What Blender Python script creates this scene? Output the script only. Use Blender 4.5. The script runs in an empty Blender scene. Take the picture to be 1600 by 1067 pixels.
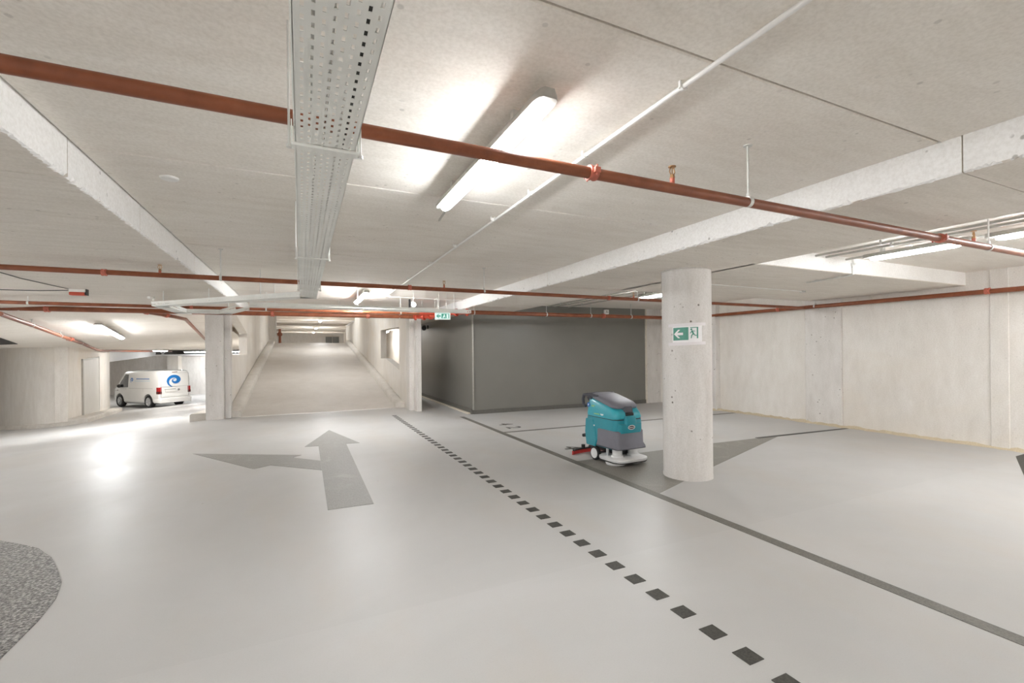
import bpy, bmesh, math, random
from mathutils import Vector, Matrix
random.seed(7)
S = bpy.context.scene
COL = S.collection
PI = math.pi

# ------------------------------------------------------------------ camera
cam_d = bpy.data.cameras.new('camera')
cam_d.sensor_width = 36.0
cam_d.lens = 16.0
cam_d.shift_y = 14.5 / 1600
cam_d.clip_start = 0.05
cam_d.clip_end = 300
cam = bpy.data.objects.new('camera', cam_d)
COL.objects.link(cam)
YAW, ROLL = math.radians(24.77), 0.0098
cam.matrix_world = (Matrix.Translation((0, 0, 1.5)) @ Matrix.Rotation(-YAW, 4, 'Z')
                    @ Matrix.Rotation(PI / 2, 4, 'X') @ Matrix.Rotation(-ROLL, 4, 'Z'))
S.camera = cam

# ------------------------------------------------------------------ world, exposure
W = bpy.data.worlds.new('world')
S.world = W
W.use_nodes = True
W.node_tree.nodes['Background'].inputs[0].default_value = (1.0, 0.98, 0.95, 1)
W.node_tree.nodes['Background'].inputs[1].default_value = 0.3
S.view_settings.view_transform = 'Standard'
S.view_settings.look = 'None'
S.view_settings.gamma = 1.0
S.view_settings.use_curve_mapping = False
S.view_settings.exposure = 2.72
LAMP = 20.0           # emission of the opal covers of the tube lamps
UPPER = 13.0           # lamps added out of sight above the ramp
try:
    S.cycles.max_bounces = 14
    S.cycles.diffuse_bounces = 10
    S.cycles.glossy_bounces = 5
    S.cycles.sample_clamp_indirect = 8
except Exception:
    pass

# ------------------------------------------------------------------ materials
def srgb(r, g, b):
    f = lambda c: (c / 255 / 12.92) if c / 255 <= 0.04045 else ((c / 255 + 0.055) / 1.055) ** 2.4
    return (f(r), f(g), f(b), 1)

class NT:
    def __init__(self, name):
        self.m = bpy.data.materials.new(name)
        self.m.use_nodes = True
        self.t = self.m.node_tree
        self.b = self.t.nodes['Principled BSDF']
    def n(self, typ, **kw):
        x = self.t.nodes.new(typ)
        for k, v in kw.items():
            if k in x.inputs.keys():
                x.inputs[k].default_value = v
            else:
                setattr(x, k, v)
        return x
    def l(self, a, b):
        self.t.links.new(a, b)
    def ramp(self, fac, stops, interp='LINEAR'):
        r = self.n('ShaderNodeValToRGB')
        r.color_ramp.interpolation = interp
        e = r.color_ramp.elements
        while len(e) < len(stops):
            e.new(0.5)
        for i, (p, c) in enumerate(stops):
            e[i].position = p
            e[i].color = c if len(c) == 4 else (*c, 1)
        self.l(fac, r.inputs[0])
        return r.outputs[0]
    def noise(self, vec, scale, detail=4, rough=0.55, dist=0.0):
        x = self.n('ShaderNodeTexNoise', Scale=scale, Detail=detail, Roughness=rough, Distortion=dist)
        self.l(vec, x.inputs['Vector'])
        return x.outputs['Fac']
    def pos(self, scale=(1, 1, 1)):
        g = self.n('ShaderNodeNewGeometry')
        m = self.n('ShaderNodeMapping')
        m.inputs['Scale'].default_value = scale
        self.l(g.outputs['Position'], m.inputs['Vector'])
        return m.outputs[0]
    def mix(self, fac, a, b, mode='MIX'):
        x = self.n('ShaderNodeMix', data_type='RGBA', blend_type=mode)
        for sock, v in ((x.inputs[0], fac), (x.inputs[6], a), (x.inputs[7], b)):
            if hasattr(v, 'is_linked') or isinstance(v, bpy.types.NodeSocket):
                self.l(v, sock)
            else:
                sock.default_value = v
        return x.outputs[2]
    def bump(self, h, strength, dist=0.01):
        x = self.n('ShaderNodeBump', Strength=strength, Distance=dist)
        self.l(h, x.inputs['Height'])
        self.l(x.outputs[0], self.b.inputs['Normal'])

DESAT = 0.38
def concrete(name, dark, mid, light, stretch=(1, 1, 1), pits=0.0, rough=0.75, streak=0.5, bump=0.25, warm=None):
    g = lambda c: tuple(x * (1 - DESAT) + DESAT * (.3 * c[0] + .6 * c[1] + .1 * c[2]) for x in c[:3]) + (1,)
    dark, mid, light = g(dark), g(mid), g(light)
    warm = g(warm) if warm else None
    k = NT(name)
    p = k.pos()
    ps = k.pos(stretch)
    big = k.noise(ps, 0.7, 6, 0.6, 0.6)
    med = k.noise(ps, 4.5, 6, 0.65)
    fine = k.noise(p, 60, 3, 0.6)
    c = k.ramp(big, [(0.28, dark), (0.5, mid), (0.72, light)])
    c2 = k.ramp(med, [(0.25, dark), (0.55, mid), (0.8, light)])
    c = k.mix(streak, c, c2)
    sp = k.ramp(fine, [(0.3, (0.86, 0.85, 0.83, 1)), (0.62, (1.04, 1.04, 1.04, 1))])
    c = k.mix(0.6, c, sp, 'MULTIPLY')
    if warm:
        wm = k.noise(k.pos((0.5, 0.5, 0.9)), 0.55, 4, 0.6, 1.0)
        wf = k.ramp(wm, [(0.48, (0, 0, 0, 1)), (0.7, (0.75, 0.75, 0.75, 1))])
        c = k.mix(wf, c, warm)
    if pits:
        v = k.n('ShaderNodeTexVoronoi', Scale=11.0, Randomness=1.0)
        k.l(p, v.inputs['Vector'])
        pm = k.noise(p, 3.1, 2)
        rad = k.ramp(v.outputs['Distance'], [(0.0, (1, 1, 1, 1)), (0.1, (1, 1, 1, 1)), (0.15, (0, 0, 0, 1))])
        on = k.ramp(pm, [(0.52, (0, 0, 0, 1)), (0.58, (1, 1, 1, 1))])
        pf = k.mix(1.0, rad, on, 'MULTIPLY')
        sc = k.mix(pits, (0, 0, 0, 1), pf)
        c = k.mix(sc, c, (0.12, 0.1, 0.08, 1))
    k.l(c, k.b.inputs['Base Color'])
    k.b.inputs['Roughness'].default_value = rough
    k.b.inputs['Specular IOR Level'].default_value = 0.3
    k.bump(med, bump, 0.01)
    return k.m

def plain(name, col, rough=0.5, metal=0.0, var=0.08, scale=20, spec=0.5, coat=0.0):
    k = NT(name)
    n = k.noise(k.pos(), scale, 3)
    a = tuple(c * (1 - var) for c in col[:3]) + (1,)
    b = tuple(min(1, c * (1 + var)) for c in col[:3]) + (1,)
    k.l(k.ramp(n, [(0.3, a), (0.7, b)]), k.b.inputs['Base Color'])
    k.b.inputs['Roughness'].default_value = rough
    k.b.inputs['Metallic'].default_value = metal
    k.b.inputs['Specular IOR Level'].default_value = spec
    if coat:
        k.b.inputs['Coat Weight'].default_value = coat
        k.b.inputs['Coat Roughness'].default_value = 0.08
    return k.m

def glow(name, col, strength, base=(0.9, 0.9, 0.9, 1)):
    k = NT(name)
    k.b.inputs['Base Color'].default_value = base
    k.b.inputs['Emission Color'].default_value = col
    k.b.inputs['Emission Strength'].default_value = strength
    return k.m

M = {}
M['ceil'] = concrete('ceiling_concrete', srgb(226, 215, 199), srgb(239, 231, 219), srgb(246, 240, 231),
                     (0.55, 2.2, 1), pits=0.25, rough=0.7, streak=0.55, bump=0.12)
M['ceil2'] = concrete('rough_ceiling_concrete', srgb(219, 208, 191), srgb(234, 225, 212), srgb(243, 236, 226),
                      (0.5, 3.0, 1), pits=0.35, rough=0.75, streak=0.65, bump=0.2)
M['beam'] = concrete('pale_lit_beam_concrete', srgb(238, 236, 233), srgb(244, 243, 241), srgb(248, 247, 246),
                     (1, 1, 1), pits=0.5, rough=0.75, streak=0.5)  # lamp light on the vertical slab sides is put into this pale tone
M['wall'] = concrete('wall_concrete', srgb(208, 198, 184), srgb(225, 218, 208), srgb(236, 232, 226),
                     (1.2, 1.2, 0.45), pits=0.12, streak=0.5, warm=srgb(222, 208, 186))
M['wallg'] = concrete('grey_wall_concrete', srgb(198, 190, 180), srgb(220, 214, 207), srgb(232, 228, 223),
                      (1.5, 1.5, 0.5), pits=0.7, streak=0.55)
M['column'] = concrete('column_concrete', srgb(196, 189, 181), srgb(215, 210, 205), srgb(227, 224, 220),
                       (2.2, 2.2, 0.5), pits=0.9, streak=0.5)
M['ramp'] = concrete('ramp_concrete', srgb(190, 180, 168), srgb(202, 194, 184), srgb(212, 205, 197), (1, 1, 1),
                     streak=0.35, rough=0.6)
M['kerb'] = concrete('kerb_concrete', srgb(186, 177, 162), srgb(206, 199, 188), srgb(220, 214, 206), (1, 1, 1),
                     pits=0.4, streak=0.55)

def floor_mat():
    k = NT('coated_floor')
    p = k.pos()
    big = k.noise(p, 0.35, 5, 0.6, 0.8)
    c = k.ramp(big, [(0.3, srgb(174, 173, 171)), (0.5, srgb(180, 179, 177)), (0.7, srgb(186, 185, 184))])
    # rubbed tan dirt along the stall side
    dm = k.noise(k.pos((1.4, 0.5, 1)), 0.8, 5, 0.6, 0.3)
    df = k.ramp(dm, [(0.5, (0, 0, 0, 1)), (0.85, (0.6, 0.6, 0.6, 1))])
    c = k.mix(df, c, srgb(180, 171, 160))
    sp = k.noise(p, 140, 2)
    c = k.mix(0.5, c, k.ramp(sp, [(0.25, (0.9, 0.9, 0.89, 1)), (0.5, (1, 1, 1, 1))]), 'MULTIPLY')
    v = k.n('ShaderNodeTexVoronoi', Scale=1.7)
    k.l(p, v.inputs['Vector'])
    spots = k.ramp(v.outputs['Distance'], [(0.0, (1, 1, 1, 1)), (0.012, (1, 1, 1, 1)), (0.02, (0, 0, 0, 1))])
    sf = k.mix(1.0, spots, (.5, .5, .5, 1), 'MULTIPLY')
    c = k.mix(sf, c, srgb(120, 105, 90))
    # seam between two coats of the floor paint
    sx = k.n('ShaderNodeSeparateXYZ')
    k.l(p, sx.inputs[0])
    mt = k.n('ShaderNodeMath', operation='LESS_THAN')
    mt.inputs[1].default_value = 2.68
    k.l(sx.outputs['Y'], mt.inputs[0])
    c = k.mix(mt.outputs[0], c, k.mix(1.0, c, (1.035, 1.035, 1.035, 1), 'MULTIPLY'))
    k.l(c, k.b.inputs['Base Color'])
    rn = k.noise(p, 1.1, 5, 0.6)
    rr = k.ramp(rn, [(0.3, (0.38, 0.38, 0.38, 1)), (0.7, (0.5, 0.5, 0.5, 1))])
    k.l(rr, k.b.inputs['Roughness'])
    k.b.inputs['Specular IOR Level'].default_value = 0.4
    k.bump(k.noise(p, 9, 4), 0.04, 0.01)
    return k.m
M['floor'] = floor_mat()

def paint_mat(name, a, b, grit=0.5, rough=0.55):
    k = NT(name)
    p = k.pos()
    n = k.noise(p, 90, 3, 0.7)
    w = k.noise(p, 2.0, 5, 0.7, 1.0)
    c = k.ramp(n, [(0.3, a), (0.65, b)])
    wf = k.ramp(w, [(0.55, (0, 0, 0, 1)), (0.8, (0.45, 0.45, 0.45, 1))])
    c = k.mix(wf, c, tuple(min(1, x * 1.7) for x in b[:3]) + (1,))
    k.l(c, k.b.inputs['Base Color'])
    k.b.inputs['Roughness'].default_value = rough
    k.bump(n, grit, 0.004)
    return k.m
M['mark_grey'] = paint_mat('grey_marking_paint', srgb(122, 120, 115), srgb(146, 144, 139), 0.5, 0.5)
M['mark_dark'] = paint_mat('dark_marking_paint', srgb(46, 44, 40), srgb(74, 72, 66), 0.5)
M['mark_line'] = paint_mat('line_marking_paint', srgb(86, 84, 78), srgb(116, 113, 106), 0.4)
M['mark_hatch'] = paint_mat('worn_grey_paint', srgb(116, 113, 106), srgb(140, 137, 130), 0.4)

def glitter():
    k = NT('gritty_grey_coating')
    p = k.pos()
    v = k.n('ShaderNodeTexVoronoi', Scale=95.0)
    k.l(p, v.inputs['Vector'])
    n = k.noise(p, 60, 4, 0.7)
    k.l(k.ramp(n, [(0.38, srgb(58, 57, 54)), (0.5, srgb(112, 110, 106)), (0.64, srgb(186, 184, 180))]), k.b.inputs['Base Color'])
    k.b.inputs['Roughness'].default_value = 0.32
    k.bump(v.outputs['Distance'], 0.9, 0.006)
    return k.m
M['glitter'] = glitter()

def pipe_mat():
    k = NT('red_brown_pipe_paint')
    p = k.pos()
    n = k.noise(p, 7, 5, 0.6)
    k.l(k.ramp(n, [(0.3, srgb(118, 62, 36)), (0.6, srgb(142, 80, 50)), (0.8, srgb(156, 94, 62))]), k.b.inputs['Base Color'])
    k.b.inputs['Roughness'].default_value = 0.42
    return k.m
M['pipe'] = pipe_mat()
M['coupling'] = plain('pink_red_coupling', srgb(190, 104, 84), 0.5, 0, 0.12)
M['flange'] = plain('red_flange_paint', srgb(186, 70, 48), 0.45, 0, 0.15)
M['brass'] = plain('brass', srgb(176, 140, 100), 0.35, 0.8)
M['zinc'] = plain('zinc', srgb(214, 214, 210), 0.42, 0.35, 0.06)
M['tray'] = plain('galvanised_sheet', srgb(234, 235, 231), 0.5, 0.0, 0.05, 6)
M['cable'] = plain('grey_cable', srgb(188, 188, 184), 0.55)
M['cable_dark'] = plain('dark_cable', srgb(60, 60, 58), 0.55)
M['white'] = plain('white_plastic', srgb(236, 235, 232), 0.4, 0, 0.02)
M['housing'] = plain('lamp_housing', srgb(176, 174, 168), 0.5)
M['box'] = plain('charcoal_cladding', srgb(120, 118, 112), 0.36, 0, 0.04, 1.2, 0.5)
M['box_trim'] = plain('charcoal_trim', srgb(96, 94, 88), 0.45)
M['corner'] = plain('brushed_corner_profile', srgb(170, 168, 162), 0.3, 0.6)
M['pale_trim'] = plain('pale_trim', srgb(214, 206, 192), 0.6)
M['black'] = plain('black_plastic', srgb(34, 33, 33), 0.45)
M['rubber'] = plain('tyre_rubber', srgb(38, 37, 37), 0.75)
M['door'] = plain('grey_door_paint', srgb(206, 203, 197), 0.5, 0, 0.03, 3)
M['dark'] = plain('dark_recess', srgb(46, 44, 40), 0.7)  # dark colour, also stands for shade in the slots
M['salt'] = paint_mat('tan_grout', srgb(176, 160, 132), srgb(206, 194, 170), 0.6, 0.8)
M['lamp'] = glow('lamp_cover_glow', (0.97, 0.985, 1.0, 1), LAMP)
M['lamp_row'] = glow('bright_lamp_cover_glow', (0.97, 0.985, 1.0, 1), 12.5)
M['lamp_far'] = glow('far_hall_lamp_glow', (0.97, 0.99, 1.0, 1), 34.0)
M['lamp_bay'] = glow('van_bay_lamp_glow', (1.0, 0.99, 0.97, 1), 24.0)
M['lamp_bay2'] = glow('right_bay_lamp_glow', (0.97, 0.985, 1.0, 1), 11.0)
M['lamp_mid'] = glow('aisle_lamp_cover_glow', (0.97, 0.985, 1.0, 1), 27.0)
M['lamp_big'] = glow('big_lamp_cover_glow', (0.97, 0.985, 1.0, 1), 13.0)
M['spot'] = glow('spot_lens_glow', (1, 1, 1, 1), 6.0)
M['lamp_up'] = glow('added_ramp_lamp_glow', (0.97, 0.99, 1.0, 1), UPPER)
M['exit_white'] = glow('exit_sign_white', (0.8, 1.0, 0.95, 1), 0.12, (.3, .34, .33, 1))
M['exit_green'] = glow('exit_sign_green', (0.02, 0.42, 0.28, 1), 0.09, (.01, .10, .07, 1))
M['paper'] = plain('paper', srgb(238, 236, 238), 0.6, 0, 0.02)
M['tape'] = plain('pale_tape', srgb(226, 222, 224), 0.35, 0, 0.02)
M['green'] = plain('sign_green', srgb(84, 150, 132), 0.5, 0, 0.06, 30)
M['red'] = plain('red_plastic', srgb(206, 88, 66), 0.45)

# ------------------------------------------------------------------ mesh helper
class MB:
    def __init__(self):
        self.v, self.f, self.mi = [], [], []
        self.cur = 0
    def add(self, vs, fs):
        o = len(self.v)
        self.v += [tuple(p) for p in vs]
        self.f += [tuple(i + o for i in q) for q in fs]
        self.mi += [self.cur] * len(fs)
        return self
    def box(self, x0, x1, y0, y1, z0, z1):
        vs = [(x, y, z) for z in (z0, z1) for y in (y0, y1) for x in (x0, x1)]
        return self.add(vs, [(0, 2, 3, 1), (4, 5, 7, 6), (0, 1, 5, 4), (2, 6, 7, 3), (0, 4, 6, 2), (1, 3, 7, 5)])
    def obox(self, c, size, R):
        vs = []
        for sz in (-.5, .5):
            for sy in (-.5, .5):
                for sx in (-.5, .5):
                    vs.append(Vector(c) + R @ Vector((sx * size[0], sy * size[1], sz * size[2])))
        return self.add(vs, [(0, 2, 3, 1), (4, 5, 7, 6), (0, 1, 5, 4), (2, 6, 7, 3), (0, 4, 6, 2), (1, 3, 7, 5)])
    def frame(self, d):
        d = Vector(d).normalized()
        u = d.cross(Vector((0, 0, 1)))
        if u.length < 1e-3:
            u = Vector((1, 0, 0))
        u.normalize()
        return u, d.cross(u).normalized()
    def cyl(self, p0, p1, r0, r1=None, n=14, caps=True):
        r1 = r0 if r1 is None else r1
        p0, p1 = Vector(p0), Vector(p1)
        u, w = self.frame(p1 - p0)
        vs = []
        for p, r in ((p0, r0), (p1, r1)):
            for i in range(n):
                a = 2 * PI * i / n
                vs.append(p + u * (r * math.cos(a)) + w * (r * math.sin(a)))
        fs = [(i, (i + 1) % n, n + (i + 1) % n, n + i) for i in range(n)]
        if caps:
            fs += [tuple(range(n - 1, -1, -1)), tuple(range(n, 2 * n))]
        return self.add(vs, fs)
    def tube(self, pts, r, n=14, caps=True):
        pts = [Vector(p) for p in pts]
        u = None
        vs = []
        for i, p in enumerate(pts):
            a = pts[max(0, i - 1)]
            b = pts[min(len(pts) - 1, i + 1)]
            d = (b - a).normalized()
            if u is None:
                u, w = self.frame(d)
            else:
                u = (u - d * u.dot(d)).normalized()
                w = d.cross(u).normalized()
            for j in range(n):
                t = 2 * PI * j / n
                vs.append(p + u * (r * math.cos(t)) + w * (r * math.sin(t)))
        fs = []
        for i in range(len(pts) - 1):
            for j in range(n):
                fs.append((i * n + j, i * n + (j + 1) % n, (i + 1) * n + (j + 1) % n, (i + 1) * n + j))
        if caps:
            fs += [tuple(range(n - 1, -1, -1)), tuple(range((len(pts) - 1) * n, len(pts) * n))]
        return self.add(vs, fs)
    def lathe(self, prof, origin=(0, 0, 0), axis=(0, 0, 1), n=24):
        o = Vector(origin)
        ax = Vector(axis).normalized()
        u, w = self.frame(ax)
        vs, k = [], len(prof)
        for r, h in prof:
            for i in range(n):
                a = 2 * PI * i / n
                vs.append(o + ax * h + u * (r * math.cos(a)) + w * (r * math.sin(a)))
        fs = []
        for j in range(k - 1):
            for i in range(n):
                fs.append((j * n + i, j * n + (i + 1) % n, (j + 1) * n + (i + 1) % n, (j + 1) * n + i))
        fs += [tuple(range(n - 1, -1, -1)), tuple(range((k - 1) * n, k * n))]
        return self.add(vs, fs)
    def prism(self, poly, place, lo, hi):
        # poly: 2D points; place(a, b, h) -> 3D
        n = len(poly)
        vs = [place(a, b, lo) for a, b in poly] + [place(a, b, hi) for a, b in poly]
        fs = [tuple(range(n - 1, -1, -1)), tuple(range(n, 2 * n))]
        fs += [(i, (i + 1) % n, n + (i + 1) % n, n + i) for i in range(n)]
        return self.add(vs, fs)
    def flat(self, poly, z0=0.0, z1=0.003):
        return self.prism(poly, lambda a, b, h: (a, b, h), z0, z1)
    def loft(self, rings, caps=True):
        n = len(rings[0])
        vs = [p for r in rings for p in r]
        fs = []
        for j in range(len(rings) - 1):
            for i in range(n):
                fs.append((j * n + i, j * n + (i + 1) % n, (j + 1) * n + (i + 1) % n, (j + 1) * n + i))
        if caps:
            fs += [tuple(range(n - 1, -1, -1)), tuple(range((len(rings) - 1) * n, len(rings) * n))]
        return self.add(vs, fs)
    def mesh(self, name, mats, smooth=35):
        me = bpy.data.meshes.new(name)
        me.from_pydata([tuple(v) for v in self.v], [], self.f)
        for m in (mats if isinstance(mats, (list, tuple)) else [mats]):
            me.materials.append(M[m] if isinstance(m, str) else m)
        if any(self.mi):
            me.polygons.foreach_set('material_index', self.mi)
        bm = bmesh.new()
        bm.from_mesh(me)
        bmesh.ops.recalc_face_normals(bm, faces=bm.faces[:])
        bm.to_mesh(me)
        bm.free()
        if smooth:
            me.shade_smooth()
            me.set_sharp_from_angle(angle=math.radians(smooth))
        return me
    def build(self, name, mats, parent=None, smooth=35, bevel=0, seg=2):
        if parent is not None:
            # points are given in the space of the parent chain's root, see Root
            off = parent.get('_off', None)
            if off is not None:
                o = Vector(off)
                self.v = [tuple(Vector(p) - o) for p in self.v]
        ob = bpy.data.objects.new(name, self.mesh(name, mats, smooth))
        COL.objects.link(ob)
        if parent is not None:
            ob.parent = parent
        if bevel:
            b = ob.modifiers.new('bevel', 'BEVEL')
            b.width = bevel
            b.segments = seg
            b.limit_method = 'ANGLE'
            b.angle_limit = math.radians(40)
        return ob

OFFS = {}
def tag(o, label=None, cat=None, group=None, kind=None):
    if label: o['label'] = label
    if cat: o['category'] = cat
    if group: o['group'] = group
    if kind: o['kind'] = kind
    return o

def root(name, loc, label, cat, group=None, kind=None, rz=0.0):
    o = bpy.data.objects.new(name, None)
    COL.objects.link(o)
    o.location = loc
    o.rotation_euler = (0, 0, rz)
    o.empty_display_size = 0.1
    return tag(o, label, cat, group, kind)

def sub(mb, name, mats, parent, base=(0, 0, 0), **kw):
    """build a mesh given in world points as a child of an unrotated root at base"""
    b = Vector(base)
    mb.v = [tuple(Vector(p) - b) for p in mb.v]
    return mb.build(name, mats, parent, **kw)

def struct(name, mb, mats, label, cat, **kw):
    return tag(mb.build(name, mats, **kw), label, cat, None, 'structure')

def copy_tree(o, parent=None):
    c = o.copy()
    COL.objects.link(c)
    if parent is not None:
        c.parent = parent
    for ch in list(o.children):
        copy_tree(ch, c)
    return c

# ------------------------------------------------------------------ heights
HC, HS = 2.63, 2.43         # main ceiling, dropped soffit
def drop(x, y):
    return min(0.0, -.05 * (y - 12.2) + .076 * (x + 1.98))
def fz(x, y):
    return max(-1.25, drop(x, y))
def cz(x, y):
    return max(1.75, HS + drop(x, y))
def rz_(y):
    pts = [(12.43, 0), (14.0, .215), (15.5, .447), (21.2, 1.226), (27.3, 2.02), (28.2, 2.05), (80, 2.05)]
    if y <= pts[0][0]: return 0.0
    for (a, b), (c, d) in zip(pts, pts[1:]):
        if y <= c: return b + (d - b) * (y - a) / (c - a)
    return 2.05

# ================================================================== STRUCTURE
# ---- floor
fl = MB()
xs = [-1.98 - .5 * i for i in range(0, 27)]
ys = [-8 + .5 * j for j in range(0, 100)]
vs = [(x, y, fz(x, y)) for y in ys for x in xs]
nx = len(xs)
fl.add(vs, [(j * nx + i, j * nx + i + 1, (j + 1) * nx + i + 1, (j + 1) * nx + i) for j in range(len(ys) - 1) for i in range(nx - 1)])
fl.add([(-1.98, -8, 0), (9.5, -8, 0), (9.5, 12.43, 0), (-1.98, 12.43, 0), (2.5, 12.43, 0), (2.5, 30, 0), (9.5, 30, 0)], [(0, 1, 2, 4, 3), (4, 2, 6, 5)])
floor = struct('floor', fl, 'floor', 'pale grey coated concrete floor of the parking garage with dark markings', 'floor', smooth=30)

def floor_part(name, poly, mat, h=0.003):
    return MB().flat(poly, 0.0, h).build(name, mat, floor, smooth=0)

# dashed row of small squares
dash = None
for i in range(48):
    y0 = 1.075 + .2075 * i
    if dash is None:
        dash = floor_part('marking_square', [(1.912, y0), (2.012, y0), (2.012, y0 + .1), (1.912, y0 + .1)], 'mark_dark')
        d0 = y0
    else:
        c = dash.copy()
        c.location = (0, y0 - d0, 0)
        COL.objects.link(c)
floor_part('straight_arrow', [(.209, 4.676), (.631, 4.668), (.645, 7.93), (.853, 7.9), (.46, 9.48), (.025, 7.98), (.228, 7.95)], 'mark_grey', .0035)
floor_part('branch_arrow', [(-1.504, 8.22), (-.584, 6.759), (-.397, 6.885), (.216, 6.30), (.22, 6.85), (-.133, 7.24), (-.021, 7.362)], 'mark_grey', .003)
floor_part('boundary_line', [(3.26, -6), (3.36, -6), (3.36, 9.95), (3.26, 9.95)], 'mark_line')
floor_part('stall_line', [(3.36, 7.70), (3.36, 7.62), (9.2, 7.44), (9.2, 7.52)], 'mark_line')
floor_part('stall_line', [(6.9, 5.24), (6.9, 5.16), (9.15, 5.03), (9.15, 5.10)], 'mark_dark')
floor_part('hatch_triangle', [(3.36, 5.22), (3.36, 3.66), (4.70, 4.18), (7.43, 5.17), (5.88, 5.23)], 'mark_hatch', .002)
floor_part('hatch_triangle', [(9.1, 2.76), (8.78, 2.75), (7.5, 2.28), (6.2, 1.75), (5.6, 1.2), (9.1, 1.2)], 'mark_dark', .002)
# rounded island of gritty coating
isl = [(-2.9, 5.55), (-2.55, 5.33), (-2.236, 5.095), (-2.05, 4.93), (-1.873, 4.757), (-1.70, 4.50), (-1.566, 4.229), (-1.455, 3.98), (-1.39, 3.73),
       (-1.366, 3.46), (-1.369, 3.109), (-1.38, 2.2), (-1.38, 0.5), (-3.4, 0.5), (-3.4, 5.8)]
floor_part('island_marking', isl, 'glitter', .004)

def text_mesh(body, size, extr=0.002):
    cu = bpy.data.curves.new('t', 'FONT')
    cu.body = body
    cu.size = size
    cu.extrude = extr
    cu.align_x = 'CENTER'
    cu.resolution_u = 3
    ob = bpy.data.objects.new('t', cu)
    COL.objects.link(ob)
    dg = bpy.context.evaluated_depsgraph_get()
    me = bpy.data.meshes.new_from_object(ob.evaluated_get(dg))
    bpy.data.objects.remove(ob)
    bpy.data.curves.remove(cu)
    return me
def text_part(name, body, size, mat, parent, mtx, extr=0.002):
    me = text_mesh(body, size, extr)
    me.transform(mtx)
    me.materials.clear()
    me.materials.append(M[mat])
    o = bpy.data.objects.new(name, me)
    COL.objects.link(o)
    o.parent = parent
    return o
# stall numbers lie with their tops towards the stall
for ch, yy in (('4', 8.5), ('2', 8.07), ('4', 5.97)):
    text_part('stall_number', ch, .42, 'mark_dark', floor, Matrix.Translation((3.61, yy, .002)) @ Matrix.Rotation(-PI / 2, 4, 'Z'), .0015)

# ---- ramp and upper floor
rp = MB()
yy = [12.43, 13.2, 14.0, 14.8, 15.5, 17, 19, 21.2, 24, 27.3, 28.2]
vs = [(x, y, rz_(y) + .002) for y in yy for x in (-1.62, 2.6)]
rp.add(vs, [(2 * i, 2 * i + 1, 2 * i + 3, 2 * i + 2) for i in range(len(yy) - 1)])
ramp = struct('floor_ramp', rp, 'ramp', 'beige concrete ramp rising to the upper level between two low kerbs', 'ramp', smooth=40)
uf = MB().box(-9, 10, 28.2, 66, 1.75, 2.05)
struct('floor_upper', uf, 'ramp', 'floor of the upper hall beyond the head of the ramp', 'floor')

def swept_kerb(name, x0, x1, y0, y1, h, zf, label, round_end=False, inner=0.04):
    k = MB()
    n = 26
    rings = []
    for i in range(n + 1):
        y = y0 + (y1 - y0) * i / n
        t = 1.0
        if round_end and i < 3:
            pass
        z = zf(y)
        rings.append([(x0, y, z - .3), (x1, y, z - .3), (x1, y, z + h - inner), (x1 - inner, y, z + h), (x0 + inner, y, z + h), (x0, y, z + h - inner)])
    if round_end:
        for q, (dx, dy) in enumerate(((.20, -.06), (.13, -.045), (.06, -.02))):
            z = 0
            rings.insert(q, [(x0 + dx, y0 + dy * 1, z - .3), (x1, y0 + dy, z - .3), (x1, y0 + dy, z + h - inner), (x1 - .01, y0 + dy, z + h - .01),
                             (x0 + dx + inner * .6, y0 + dy, z + h - .01), (x0 + dx, y0 + dy, z + h - inner)])
    k.loft(rings)
    return struct(name, k, 'kerb', label, 'kerb', smooth=50)
swept_kerb('trim_1', 2.27, 2.52, 12.42, 27.6, .15, rz_, 'low rounded concrete kerb along the right wall of the up ramp', True)
swept_kerb('trim_2', -1.62, -1.32, 12.42, 27.6, .15, rz_, 'low concrete kerb along the left wall of the up ramp')
k = MB()
rings = []
for i in range(20):
    y = 12.35 + i * .8
    z = fz(-2.2, y)
    rings.append([(-2.31, y, z - .3), (-1.97, y, z - .3), (-1.97, y, z + .17), (-2.28, y, z + .17), (-2.31, y, z + .14)])
k.loft(rings)
struct('trim_3', k, 'kerb', 'short stub of kerb at the foot of the square pier beside the down ramp', 'kerb')

# ---- ceiling
ceil = root('ceiling', (0, 0, 0), 'board-marked concrete slab ceiling of the garage in cast panels', 'ceiling', None, 'structure')
def panel(x0, x1, y0, y1, z0, z1, mat='ceil'):
    g = .005
    return MB().box(x0, x1, y0 + g, y1 - g, z0, z1).build('ceiling_panel', mat, ceil, smooth=0, bevel=.006, seg=1)
JY = [-8, -5.7, -3.3, -1.15, 1.295, 3.23, 5.62, 8.3, 10.3, 12.0]
for a, b in zip(JY, JY[1:]):
    panel(-1.10, 3.225, a, b, HC, HC + .25)
MB().box(-1.2, 9.5, -8, 12.0, HC + .03, HC + .3).build('slab_core', 'dark', ceil, smooth=0)

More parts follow.
